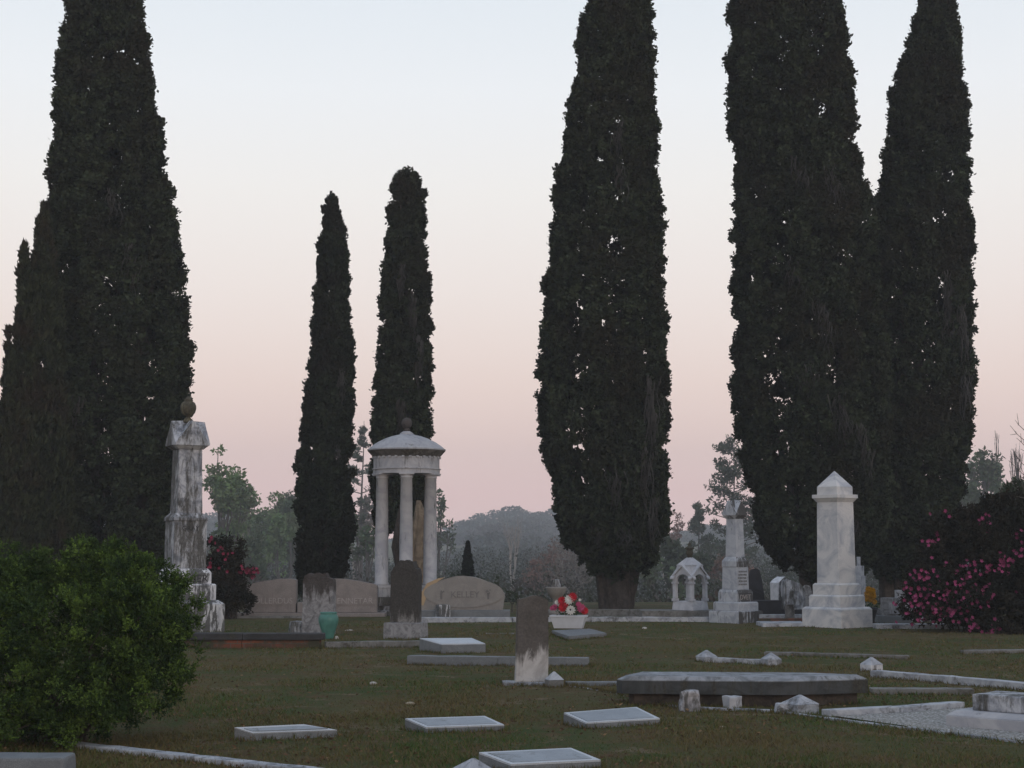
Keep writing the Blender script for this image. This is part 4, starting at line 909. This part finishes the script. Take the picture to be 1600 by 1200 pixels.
# teal vase
x, y = G(513, 998); s = S(y); t = thing('ceramic_vase', 'teal glazed rounded vase beside the weathered grey headstone', 'vase', (x, y, 0))
q = 1 / s; prof = [(8 * q, -.01), (8.5 * q, 2 * q), (10 * q, 9 * q), (13 * q, 18 * q), (15.4 * q, 26 * q), (15.6 * q, 31 * q), (14.6 * q, 35 * q), (13 * q, 37 * q), (12.4 * q, 38 * q), (13.6 * q, 40 * q), (13.2 * q, 41 * q), (12 * q, 40.5 * q), (11 * q, 36 * q), (4 * q, 34 * q)]
bm = nb(); lathe(bm, prof, n=32); obj('body', bm, M['teal'], t, True)
lump('pale pebble lying right of the teal vase foot', 'pebble', 527, 998, 6, 4, .07, 'pebble', 'pebble')

# -- kerbs, copings, enclosures
def rail(bm, p, q, h, w, z0=-.05, bev=.008, h2=None):
    p, q = Vector(p), Vector(q); L = (q - p).length; a = math.atan2(q.y - p.y, q.x - p.x); c = (p + q) / 2; n_ = max(1, int(L / 1.2)); 
    for i in range(n_):
        m_ = p + (q - p) * ((i + .5) / n_); dz = rnd.uniform(-.004, .004)
        box(bm, m_.x, m_.y, z0, h + dz, L / n_ - .006, w, bev=bev, rot=a)
def kerb(label, pts, h, w, mat, name='plot_border', posts=None, post_mat=None, cat='border', group=None, wob=.004):
    g_ = [G(*p) for p in pts]; ox, oy = g_[0]; t = thing(name, label, cat, (ox, oy, 0), group=group)
    for i in range(len(g_) - 1):
        bm = nb(); a, b_ = g_[i], g_[i + 1]; rail(bm, (a[0] - ox, a[1] - oy, 0), (b_[0] - ox, b_[1] - oy, 0), h, w); obj('rail', weather(bm, wob * 1.8, 5), M[mat], t)
    for (px, py, wp_, hp, cap, rot_) in (posts or []):
        X_, Y_ = G(px, py); s_ = S(Y_); w_ = wp_ / s_; bm = nb(); bmz = hp / s_
        box(bm, X_ - ox, Y_ - oy, -.05, bmz, w_, w_, bev=.008, rot=rot_)
        if cap: box(bm, X_ - ox, Y_ - oy, bmz + .001, bmz + cap / s_, w_ * 1.02, w_ * 1.02, .02, .02, bev=0, rot=rot_)
        obj('corner_post', weather(bm, .004), M[post_mat or mat], t)
    return t
# bottom left
kerb('long low pale marble kerb running out from under the boxwood to the bottom edge', [(92, 1166), (250, 1184), (500, 1212)], .045, .13, 'marble_kerb')
x, y = G(30, 1216); t = thing('grave_block', 'rough grey granite block cut off by the bottom left corner', 'headstone', (x, y, 0)); bm = nb(); box(bm, 0, 0, -.05, .16, .72, .34, .70, .31, bev=.02); obj('stone', weather(bm, .006, 6, 2), M['granite_grey'], t)
# dark coping on brick
g0, g1 = G(255, 1013), G(502, 1012); t = thing('brick_plot_wall', 'dark coping stone on a low brick wall right of the boxwood', 'wall', (g0[0], g0[1], 0))
L_ = g1[0] - g0[0]; bm = nb(); rail(bm, (0, .10, 0), (L_, .10, 0), .13, .2); obj('brick_wall', weather(bm, .004), M['brick'], t)
bm = nb(); rail(bm, (-.03, .10, 0), (L_ + .06, .12, 0), .235, .32, z0=.132, bev=.012); obj('coping', weather(bm, .006), M['concrete_dark'], t)
kerb('low brown concrete kerb between the brick wall and the lichen-crusted headstone', [(508, 1013), (560, 1012), (668, 1011)], .10, .14, 'concrete')
# bevel marker with long kerb, left of centre headstone
kerb('long grey granite kerb passing behind the pointed dark headstone', [(638, 1038), (780, 1040), (920, 1042)], .12, .18, 'granite_grey')
def marker(label, fl, fr, bl_, br_, hf, hb, z=.0, trim=True, group='bevel grave markers in the grass', face='granite_top'):
    """bevel marker given by the pixel corners of its sloping top: front-left, front-right, back-left, back-right"""
    c = []
    for (px, py), h_ in ((fl, hf), (fr, hf), (br_, hb), (bl_, hb)): c.append(G(px, py, z + h_) + (z + h_,))
    ox = sum(p[0] for p in c) / 4; oy = sum(p[1] for p in c) / 4; t = thing('grave_marker', label, 'grave marker', (ox, oy, 0), group=group)
    bm = nb(); top = [bm.verts.new((p[0] - ox, p[1] - oy, p[2])) for p in c]; bot = [bm.verts.new((p[0] - ox, p[1] - oy, -.04)) for p in c]
    fs = [bm.faces.new(top), bm.faces.new(bot[::-1])] + [bm.faces.new((top[i], bot[i], bot[(i + 1) % 4], top[(i + 1) % 4])) for i in range(4)]
    bmesh.ops.bevel(bm, geom=list({e for f in fs for e in f.edges}), offset=.008, segments=2, affect='EDGES', clamp_overlap=True)
    obj('block', weather(bm, .003), M['granite_grey'] if not trim else M['granite_grey'], t)
    C = [Vector((p[0] - ox, p[1] - oy, p[2])) for p in c]; ctr = sum(C, Vector()) / 4; nrm = (C[1] - C[0]).cross(C[3] - C[0]).normalized()
    def quad(f0, up0, dn): return [ctr + (v - ctr) * f0 + nrm * up0 for v in C]
    if trim:   # light sawn margin and darker polished field
        bm = nb(); u = quad(.985, .004, 0); lo = quad(.985, -.01, 0); a = [bm.verts.new(v) for v in u]; b2 = [bm.verts.new(v) for v in lo]
        bm.faces.new(a); [bm.faces.new((a[i], b2[i], b2[(i + 1) % 4], a[(i + 1) % 4])) for i in range(4)]; obj('margin', bm, M['granite_trim'], t)
        bm = nb(); mg = .045; e1 = (C[1] - C[0]).normalized(); e2 = (C[3] - C[0]).normalized(); g4 = [C[0] + (e1 + e2) * mg, C[1] + (-e1 + e2) * mg, C[2] - (e1 + e2) * mg, C[3] + (e1 - e2) * mg]
        a = [bm.verts.new(v + nrm * .008) for v in g4]; b2 = [bm.verts.new(v - nrm * .005) for v in g4]; bm.faces.new(a); [bm.faces.new((a[i], b2[i], b2[(i + 1) % 4], a[(i + 1) % 4])) for i in range(4)]; fld = obj('polished_face', bm, M[face], t)
    return t
marker('thick light-topped granite grave marker on the long grey kerb', (690, 1007), (759, 1006), (655, 997.5), (737, 997), .14, .20, z=.0, face='granite_trim')
marker('flat granite grave marker nearest the boxwood bush', (394, 1146), (528, 1141), (365, 1137), (475, 1132), .055, .10)
marker('flat granite grave marker second from the boxwood, left of centre', (665, 1137), (789, 1133), (632, 1123), (758, 1119), .05, .10)
marker('flat bluish granite grave marker below the dark table tomb', (915, 1130), (1032, 1123), (880, 1114), (995, 1105), .05, .10)
marker('flat granite grave marker lowest in the photo beside a pointed marble fragment', (798, 1195), (940, 1188), (747, 1176), (893, 1169), .06, .11)
# pointed fragment bottom
def frag(label, px, py, w, h, rot=.6, name='corner_post', mat='marble_kerb', body=.35, group=None, cat='corner post'):
    x, y = G(px, py); s = S(y); w_ = w / s / 1.25; h_ = h / s; t = thing(name, label, cat, (x, y, 0), rot, group=group)
    bm = nb(); box(bm, 0, 0, -.05, h_ * body, w_, w_, bev=.008); obj('post', weather(bm, .004), M[mat], t)
    bm = nb(); box(bm, 0, 0, h_ * body + .001, h_, w_ * 1.03, w_ * 1.03, .02, .02, bev=.0); obj('cap', weather(bm, .004), M['marble_kerb'], t); return t
frag('white pointed marble corner post at the very bottom beside the lowest grave marker', 740, 1212, 62, 26, .5)
frag('grey pointed corner post right against the pointed dark headstone', 866, 1074, 30, 24, .25, mat='concrete', body=.5)
# broken row behind the tomb
kerb('white marble rail fallen between two pointed corner posts on the grass', [(1104, 1034), (1190, 1038)], .07, .12, 'marble_kerb', name='marble_rail')
frag('pointed marble corner post at the left end of the fallen white rail', 1104, 1034, 30, 18, .55, body=.45)
frag('pointed marble corner post at the right end of the fallen white rail', 1205, 1040, 30, 20, .3, body=.5)
frag('pointed marble corner post with dark sides behind the right end of the table tomb', 1362, 1049, 31, 22, .5, body=.48, mat='marble_stained')
kerb('broad white marble kerb running right from behind the table tomb', [(1366, 1058), (1480, 1067), (1640, 1082)], .085, .16, 'marble_kerb')
kerb('dull concrete kerb between table tomb and stepped marble grave', [(1360, 1085), (1520, 1086)], .07, .2, 'concrete')
kerb('crumbling flat concrete kerb in the grass above the table tomb', [(1195, 1024), (1310, 1027), (1420, 1030)], .055, .16, 'concrete')
kerb('crumbling flat concrete kerb in the grass below the pink azalea', [(1502, 1022), (1610, 1021)], .06, .16, 'concrete')
kerb('grey granite kerb left of the table tomb', [(884, 1072), (985, 1072)], .055, .16, 'granite_grey')
kerb('narrow sunken marble edging curving round the front of the table tomb', [(884, 1072), (960, 1084), (1065, 1106), (1140, 1109), (1215, 1112), (1290, 1122)], .014, .06, 'marble_kerb')
# broken supports before the tomb
lump('ragged marble stump standing against the front of the table tomb', 'marble_stump', 1078, 1110, 34, 32, .14, 'gazebo_dirty', rot=.15, top=.8, wob=.022)
lump('small square marble stub in front of the table tomb', 'marble_stub', 1144, 1108, 24, 20, .15, 'gazebo', rot=.5, top=.95)
frag('toppled white pointed corner post at the near corner of the table tomb', 1250, 1113, 52, 27, .5, body=.5)
lump('low broken white marble chunk leaning on the toppled corner post', 'marble_chunk', 1226, 1113, 38, 15, .16, 'marble_kerb', rot=.2, top=.6)
# table tomb
cx, cy = P(1227, 1062, 16.6)[0], 16.6
t = thing('table_tomb', 'large low table tomb with a dark many-sided stone top right of centre', 'tomb', (cx, cy, 0))
pl = [(-1.63, .27), (-1.58, .17), (0, 0), (.86, .26), (.87, .40), (.5, .66), (-1.42, .82)]
pl = [(x * 1.033, y) for x, y in pl]
pi_ = [(x * .91 - .02, .10 + y * .85) for x, y in pl]
bm = nb(); plate(bm, pi_, -.06, .117); obj('brick_wall', weather(bm, .003), M['tomb_wall'], t)
bm = nb(); plate(bm, pl, .118, .247); obj('slab', weather(bm, .003), M['tomb_dark'], t)
bm = nb(); pb = [(x * .995 - .0, .003 + y * .99) for x, y in pl]; plate(bm, pb, .2475, .257, inset=.09, zi=.036); obj('bevelled_top', weather(bm, .003), M['tomb_bevel'], t)
# stepped marble grave at the right
p0 = G(1478, 1138); p1 = G(1610, 1149); a = math.atan2(p1[1] - p0[1], p1[0] - p0[0]); t = thing('stepped_grave', 'stepped white marble grave ledger cut by the right edge, in white gravel', 'grave', (p0[0], p0[1], 0), a)
bm = nb(); box(bm, 1.05, .36, -.05, .115, 2.1, .72, bev=.008); box(bm, 1.05, .36, .116, .16, 2.09, .71, 1.98, .60, bev=.004); obj('lower_step', weather(bm, .003), M['gazebo'], t)
bm = nb(); box(bm, 1.12, .36, .161, .305, 1.86, .46, bev=.014); obj('upper_slab', weather(bm, .004), M['marble_old'], t)
kerb('white marble kerb between the table tomb and the stepped grave', [(1290, 1122), (1400, 1116), (1500, 1108)], .075, .13, 'marble_kerb')
kerb('narrow sunken marble edging in front of the white gravel', [(1290, 1123), (1420, 1139), (1610, 1163)], .02, .06, 'marble_kerb')
gp = [G(1300, 1122), G(1420, 1139), G(1640, 1167), G(1640, 1105), G(1500, 1110)]
bm = nb(); vs = [bm.verts.new((x, y, .024)) for x, y in gp]; bm.faces.new(vs); o = obj('gravel', bm, M['gravel']); tag(o, 'white gravel filling the plot around the stepped grave', 'gravel', kind='stuff')

# -- middle and far kerbs
kerb('long white marble kerb in front of the KELLEY stone', [(648, 972), (800, 972), (1000, 971), (1110, 971)], .10, .2, 'marble_kerb', wob=.006)
d_ = 36.3
def farwall(label, px0, px1, d, h, mat, name='plot_border', thick=.2, cat='border', z0=-.05):
    a, b_ = P(px0, 900, d)[0], P(px1, 900, d)[0]; t = thing(name, label, cat, (a, d, 0)); bm = nb(); rail(bm, (0, 0, 0), (b_ - a, 0, 0), h, thick, z0=z0); obj('rail', weather(bm, .004), M[mat], t); return t
farwall('grey granite kerb under the KELLEY stone', 650, 850, 36.3, .06, 'granite_grey')
farwall('pale concrete kerb running behind the flower basket to the broad cypress', 918, 1045, 38.6, .15, 'concrete')
farwall('raised concrete kerb wall carrying the arched shrine', 1000, 1118, 36.8, WALLH - .002, 'concrete', thick=.95)
farwall('pale kerb at the foot of the rose granite stone', 345, 486, 37.2, .05, 'concrete')
farwall('long pale kerb running right from the foot of the white pillar', 1364, 1545, 32.6, .09, 'marble_kerb', thick=.3)
farwall('thin white kerb under the pink azalea', 1410, 1600, 35.5, .10, 'marble_kerb')
lump('small white pyramid-shaped stone on the kerb under the pink azalea', 'corner_post', 1512, 981, 26, 11, .3, 'marble_kerb', 'corner post', top=.1)
farwall('low white-topped red brick kerb left of the white pillar', 1184, 1256, 34.6, .11, 'brick')
farwall('thin white coping line behind the flat slab, left of the white pillar', 1184, 1256, 35.2, .17, 'marble_kerb', thick=.12)
x, y = P(1222, 900, 33.6)[0], 33.7; t = thing('ledger_slab', 'flat pale slab at the left foot of the white pillar', 'grave slab', (x, y, 0), .0); bm = nb(); box(bm, 0, 0, -.05, .07, .95, .9, .93, .88, bev=.012); obj('slab', bm, M['marble_kerb'], t)

# dark stones between the pillars
def farstone(label, px, d, w, top, outline, mat, name='headstone', thick=.18, rot=0, cat='headstone', base=None, wob=.01):
    x = P(px, 900, d)[0]; s = S(d); h = P(px, top, d)[2]; w_ = w / s; t = thing(name, label, cat, (x, d, 0), rot); z0 = -.05
    if base: bm = nb(); box(bm, 0, 0, -.05, base[1], base[0] / s, base[2], bev=.01); obj('base', weather(bm, .004), M[base[3]], t); z0 = base[1]
    pts = [(-w_ / 2, z0), (w_ / 2, z0)] + [(u * w_ / 2, z0 + v * (h - z0)) for u, v in outline]
    bm = nb(); prism(bm, pts, -thick / 2, thick / 2, bev=.006); bmesh.ops.triangulate(bm, faces=[f for f in bm.faces if len(f.verts) > 4]); bmesh.ops.subdivide_edges(bm, edges=[e for e in bm.edges if e.calc_length() > .12], cuts=2)
    obj('stone', weather(bm, wob, 9), M[mat], t); return t
arch = [(1, .8), (.8, .93), (.4, .99), (0, 1), (-.4, .99), (-.8, .93), (-1, .8)]; flat_ = [(1, 1), (-1, 1)]
farstone('dark pointed stone mottled with lichen just right of the gabled pillar', 1179, 37.5, 28, 888, [(1, .3), (.75, .7), (.5, .95), (.1, 1), (-.4, .97), (-.7, .8), (-1, .5)], 'black_stone', base=(40, .25, .4, 'head_grey'))
farstone('low dark stone table on legs right of the gabled pillar', 1192, 35.9, 50, 938, flat_, 'black_stone', name='stone_bench', thick=.4, cat='bench')
farstone('dark shrouded marble post with a white draped top left of the white pillar', 1219, 37, 24, 901, [(1, .82), (.6, .93), (.2, 1), (-.3, .96), (-1, .86)], 'marble_stained', thick=.3, rot=.5)
farstone('pale headstone spotted with black lichen leaning behind the draped post', 1240, 36.6, 34, 905, [(1, .62), (.6, .85), (.0, .93), (-.6, 1), (-1, .95)], 'marble_old', base=(44, .22, .35, 'black_stone'))
farstone('narrow grey headstone between the lichen-spotted stone and the white pillar', 1260, 38, 14, 914, arch, 'head_grey')
farstone('short brown post on the white kerb left of the white pillar', 1233, 34.9, 13, 944, flat_, 'head_dark', name='marble_post', cat='post', thick=.18)
# behind the white pillar
x = P(1342, 900, 36)[0]; t = thing('column_monument', 'slim grey stepped monument mostly hidden behind the right side of the white pillar', 'monument', (x, 36, 0)); s = S(36); zq = lambda py: P(1342, py, 36)[2]
for nm, y0, y1, w0 in (('base', 975, 900, 16), ('die', 900, 884, 13), ('shaft', 884, 870, 5)):
    bm = nb(); box(bm, 0, 0, zq(y0) if y0 < 970 else -.05, zq(y1), w0 / s, .3 * w0 / 16, bev=.006); obj(nm, bm, M['pillar'], t)
farstone('upright grey headstone with a sunken white face right of the yellow flowers', 1393, 34.8, 32, 934, flat_, 'head_grey', thick=.3, base=(52, .16, .5, 'granite_grey'), wob=.004)
t_ = [o for o in COL.objects if o.get('label', '').startswith('upright grey headstone')][0]
bm = nb(); hh = P(800, 934, 34.8)[2]; box(bm, .02, -.155, .2, hh - .1, .26, .03, bev=.004); obj('sunken_face', bm, M['gazebo'], t_)
farstone('tall plain pale headstone half hidden by the left side of the pink azalea', 1416, 35.6, 34, 922, flat_, 'gazebo', thick=.22, wob=.004)
farstone('low dark stone under the yellow flowers', 1360, 35.2, 36, 951, flat_, 'head_grey', thick=.3)

# bird bath like urn planter behind the basket
d = 39; x = P(869, 900, d)[0]; s = S(d); t = thing('stone_urn', 'wide mossy grey stone urn planter behind the flower basket', 'urn', (x, d, 0)); zu = lambda py: P(869, py, 39)[2]
bm = nb(); lathe(bm, [(.2, -.05), (.2, .12), (.09, .18), (.08, zu(936)), (.15, zu(932)), (.22, zu(925)), (.235, zu(921)), (.25, zu(919)), (.25, zu(917)), (.2, zu(917.5))], n=28); obj('bowl', bm, M['granite_kelley'], t, True)
bm = nb(); box(bm, 0, 0, zu(917.3), zu(905), .26, .16, .16, .12, bev=.02); obj('marble_lump', weather(bm, .012, 8, 2), M['marble_old'], t)
for sg_ in (-1, 1): bm = nb(); box(bm, sg_ * .12, -.02, zu(917), zu(906), .05, .1, .04, .08, bev=.01, ox=-sg_ * .04); obj('dark_wing', bm, M['black_stone'], t)

# flower basket on slab
kerb('pale flat marker lying left of the flower basket', [(758, 991), (810, 991)], .02, .25, 'concrete', name='grave_slab', cat='grave slab')
marker('flat bluish granite grave marker carrying the flower basket', (888, 994), (948, 989), (862, 985), (922, 982), .08, .09, trim=False)
x, y = P(888, 900, 30.9)[0], 30.75; s = S(y); z0 = .092
t = thing('flower_basket', 'white foam planter of red, white and pink silk flowers', 'flowers', (x, y, z0), math.radians(-12))
bm = nb(); box(bm, 0, 0, 0, 17 / s, 44 / s, .2, 54 / s, .27, bev=.004); box(bm, 0, 0, 17 / s, 20 / s, 57 / s, .29, bev=.004); obj('planter', bm, M['styro'], t)
V, Q, tone = bushmass(0, [(0, 0, 28 / s, 23 / s, .12, 12 / s), (.02, 0, 38 / s, 16 / s, .1, 10 / s)], 900, .05, .022, .4); npobj('foliage', V, Q, M['silkleaf'], t, tone)
def flower(parent, c, r, mat, nrm, centre=None, petals=12):
    nrm = unit(np.array(nrm, float)); u = unit(np.cross(nrm, [0, .1, 1])); w = np.cross(u, nrm); C, A, N = [], [], []
    for lay, (rr, lift) in enumerate(((.6, .1), (.42, .3), (.2, .45))):
        for k in range(petals):
            a = k * 2 * PI / petals + lay * .3; dr = u * math.cos(a) + w * math.sin(a); C.append(np.array(c) + dr * r * rr + nrm * r * lift); A.append(dr + nrm * (.2 + lay * .4)); N.append(nrm)
    V, Q = leaves(np.array(C), np.array(A), r * .85, r * .45, flat=np.array(N)); o = npobj('flower', V, Q, M[mat], parent)
    if centre:
        bm = nb(); bmesh.ops.create_icosphere(bm, subdivisions=2, radius=r * .17, matrix=Matrix.Translation(Vector(np.array(c) + nrm * r * .5))); obj('flower_centre', bm, M[centre], o, True)
for px, py, r, mt, ct in ((899, 935, 8, 'red', None), (883, 941, 8, 'red', None), (884, 951, 8, 'red', None), (912, 952, 8, 'pink', None), (917, 956, 7, 'red', None), (894, 939, 8.5, 'white_silk', None), (896, 955, 8.5, 'white_silk', 'black_stone'), (871, 951, 6, 'pink', None), (867, 952, 5, 'pink', None), (874, 943, 4, 'white_silk', None), (908, 946, 5, 'pink', None), (910, 939, 2.5, 'white_silk', None), (889, 946, 5, 'red', None)):
    X_ = (px - 891) / s; Z_ = (983 - py) / s - .0
    flower(t, (X_, -.16 + abs(X_) * .2, Z_), r / s, mt, (X_ * 2, -1, .25), ct)
# yellow flowers in dark pot
x, y = P(1357, 900, 34.2)[0], 34.2; s = S(y); t = thing('flower_pot', 'yellow flowers in a dark pot right of the white pillar', 'flowers', (x, y, 0)); zy = lambda py: P(1357, py, 34.2)[2]
bm = nb(); lathe(bm, [(.1, -.02), (.11, .1), (.17, .3), (.19, zy(950)), (.17, zy(949))], n=20); obj('pot', bm, M['black_stone'], t, True)
V, Q, tone = bushmass(0, [(.03, 0, zy(945), .2, .16, .12)], 700, .06, .02, .3); npobj('foliage', V, Q, M['silkleaf'], t, tone)
for px, py, r in ((1354, 921, 6), (1360, 923, 6), (1352, 928, 6), (1361, 931, 6), (1350, 935, 6), (1357, 937, 5), (1363, 940, 5), (1355, 930, 5), (1362, 927, 4)):
    flower(t, ((px - 1357) / s, -.14, zy(py)), r / s, 'yellow', (0, -1, .3))
# small debris
for px, py, w, h, mt, lb_ in ((583, 1069, 13, 5, 'pebble', 'white rounded stone alone in the grass left of centre'), (641, 1100, 16, 4, 'tan_debris', 'tan chip of wood lying in the grass above the second grave marker'), (985, 1035, 6, 3, 'teal', 'tiny pale turquoise scrap on the grass above the table tomb'),
                      (1007, 982, 8, 3, 'pebble', 'small white scrap on the grass below the arched shrine'), (1129, 1137, 12, 3, 'tan_debris', 'tan chip lying right of the bluish grave marker'), (546, 986, 16, 3, 'pebble', 'flat pale chip right of the teal vase')):
    x, y = G(px, py); s = S(y); t = thing('stone_chip', lb_, 'stone', (x, y, 0), rnd.random()); bm = nb(); bmesh.ops.create_icosphere(bm, subdivisions=2, radius=1)
    for v in bm.verts: v.co = Vector((v.co.x * w / s / 2, v.co.y * .05, v.co.z * h / s * .7 + .005)) + noise.noise_vector(v.co * 2) * .004
    obj('stone', bm, M[mt], t, True)

# ------------------------------------------------------------------ grass blades
NG = 230000
u = rg.random(NG); Yb = 10.5 / (1 - u * (1 - 10.5 / 36)) ; Xb = (rg.random(NG) * 2 - 1) * (Yb * .335)
dn = np.array([noise.noise(Vector((a * .8, b_ * .8, 5))) for a, b_ in zip(Xb[::1], Yb[::1])])
kp = rg.random(NG) < .75 + dn * .8
gpa = np.array(gp)
def inside(px, py, poly):
    c = np.zeros(len(px), bool); j = len(poly) - 1
    for i in range(len(poly)):
        xi, yi = poly[i]; xj, yj = poly[j]; c ^= ((yi > py) != (yj > py)) & (px < (xj - xi) * (py - yi) / (yj - yi + 1e-12) + xi); j = i
    return c
kp &= ~inside(Xb, Yb, gpa)
Xb, Yb, dn = Xb[kp], Yb[kp], dn[kp]; n = len(Xb)
Zb = np.array([H(a, b_) for a, b_ in zip(Xb, Yb)])
hb = rg.uniform(.012, .038, n) * (1 + .8 * np.clip(dn, -.5, 1)) ; lean = rg.normal(size=(n, 2)) * hb[:, None] * .6; ang = rg.random(n) * PI; wb = rg.uniform(.003, .006, n) * (Yb / 14)
o3 = np.stack([Xb, Yb, Zb - .003], 1); side = np.stack([np.cos(ang) * wb, np.sin(ang) * wb, np.zeros(n)], 1)
V = np.stack([o3 - side, o3 + side, o3 + np.concatenate([lean, hb[:, None]], 1)], 1).reshape(-1, 3)
o = npobj('grass', V, np.arange(3 * n).reshape(-1, 3), M['blade'], None, rg.random(n)); tag(o, 'short patchy green and brown grass between the graves', 'grass', kind='stuff')

NEAR = [o for o in COL.objects if o.type == 'MESH' and o.parent and 10 < o.parent.location.y < 32 and o.name.split('.')[0] in ('block', 'rail', 'stone', 'post', 'base', 'lower_step', 'brick_wall', 'corner_post')]
bpy.context.view_layer.update(); Ps = []
for o in NEAR:
    mw = o.matrix_world; me = o.data; co = np.empty(len(me.vertices) * 3, np.float32); me.vertices.foreach_get('co', co); co = co.reshape(-1, 3) @ np.array(mw.to_3x3()).T + np.array(mw.translation)
    ed = np.empty(len(me.edges) * 2, np.int32); me.edges.foreach_get('vertices', ed); ed = ed.reshape(-1, 2); ctr = co.mean(0)
    zl_ = co[:, 2].min() + .02; ok = (co[ed[:, 0], 2] < zl_) & (co[ed[:, 1], 2] < zl_)
    for a_, b_ in ed[ok]:
        L = np.linalg.norm(co[a_] - co[b_]); k_ = int(L * 90 * rg.random() * 2)
        if k_: q = rg.random((k_, 1)); p = co[a_] * (1 - q) + co[b_] * q; dr = unit(p - ctr); dr[:, 2] = 0; Ps.append(p + dr * np.abs(rg.normal(size=(k_, 1))) * .03)
Pn = np.concatenate(Ps); Pn = Pn[~inside(Pn[:, 0], Pn[:, 1], gpa)]; n = len(Pn); Pn[:, 2] = [H(a, b_) for a, b_ in Pn[:, :2]]
hb = rg.uniform(.02, .075, n) * rg.uniform(.5, 1, n); ang = rg.random(n) * PI; wb = rg.uniform(.003, .006, n); side = np.stack([np.cos(ang) * wb, np.sin(ang) * wb, np.zeros(n)], 1)
V = np.stack([Pn - side, Pn + side, Pn + np.concatenate([rg.normal(size=(n, 2)) * hb[:, None] * .4, hb[:, None]], 1)], 1).reshape(-1, 3)
o = npobj('edge_grass', V, np.arange(3 * n).reshape(-1, 3), M['blade'], None, rg.random(n)); tag(o, 'longer unmown grass along the feet of the stones', 'grass', kind='stuff')
nl = 4500; Yl = 10.5 / (1 - rg.random(nl) * (1 - 10.5 / 34)); Xl = (rg.random(nl) * 2 - 1) * Yl * .335
kl = (np.array([noise.noise(Vector((a * .5, b_ * .5, 9))) for a, b_ in zip(Xl, Yl)]) > -.05) & ~inside(Xl, Yl, gpa); Xl, Yl = Xl[kl], Yl[kl]
Cl = np.stack([Xl, Yl, np.array([H(a, b_) for a, b_ in zip(Xl, Yl)]) + rg.uniform(.008, .03, len(Xl))], 1)
A = rg.normal(size=(len(Xl), 3)); A[:, 2] *= .25; Fl = rg.normal(size=(len(Xl), 3)) * .3 + np.array([0, 0, 1.])
V, Q = leaves(Cl, A, rg.uniform(.02, .055, len(Xl)), rg.uniform(.01, .022, len(Xl)), flat=np.cross(unit(A), Fl))
M['litter'] = leafmat('dead_leaves', (.05, .03, .018), (.21, .14, .08)); o = npobj('fallen_leaves', V, Q, M['litter'], None, rg.random(len(Q)) ** 2); tag(o, 'dry brown fallen leaves scattered over the grass', 'fallen leaves', kind='stuff')

# ------------------------------------------------------------------ haze
bm = nb(); x0, x1, y0, y1, z0, z1 = -485, 485, -35, 805, -12, 48
vs = [bm.verts.new((x, y, z)) for z in (z0, z1) for x, y in ((x0, y0), (x1, y0), (x1, y1), (x0, y1))]
for f in ((3, 2, 1, 0), (4, 5, 6, 7), (0, 1, 5, 4), (1, 2, 6, 5), (2, 3, 7, 6), (3, 0, 4, 7)): bm.faces.new([vs[i] for i in f])
mh = bpy.data.materials.new('haze'); mh.use_nodes = True; n_ = mh.node_tree.nodes; n_.clear()
pv = n_.new('ShaderNodeVolumePrincipled'); pv.inputs['Color'].default_value = (.86, .90, .95, 1); pv.inputs['Density'].default_value = .0008
oo = n_.new('ShaderNodeOutputMaterial'); mh.node_tree.links.new(pv.outputs[0], oo.inputs['Volume'])
o = obj('haze', bm, mh); tag(o, 'thin grey evening haze', 'haze', kind='stuff')
print('objects', len(bpy.data.objects), 'polys', sum(len(m.polygons) for m in bpy.data.meshes))
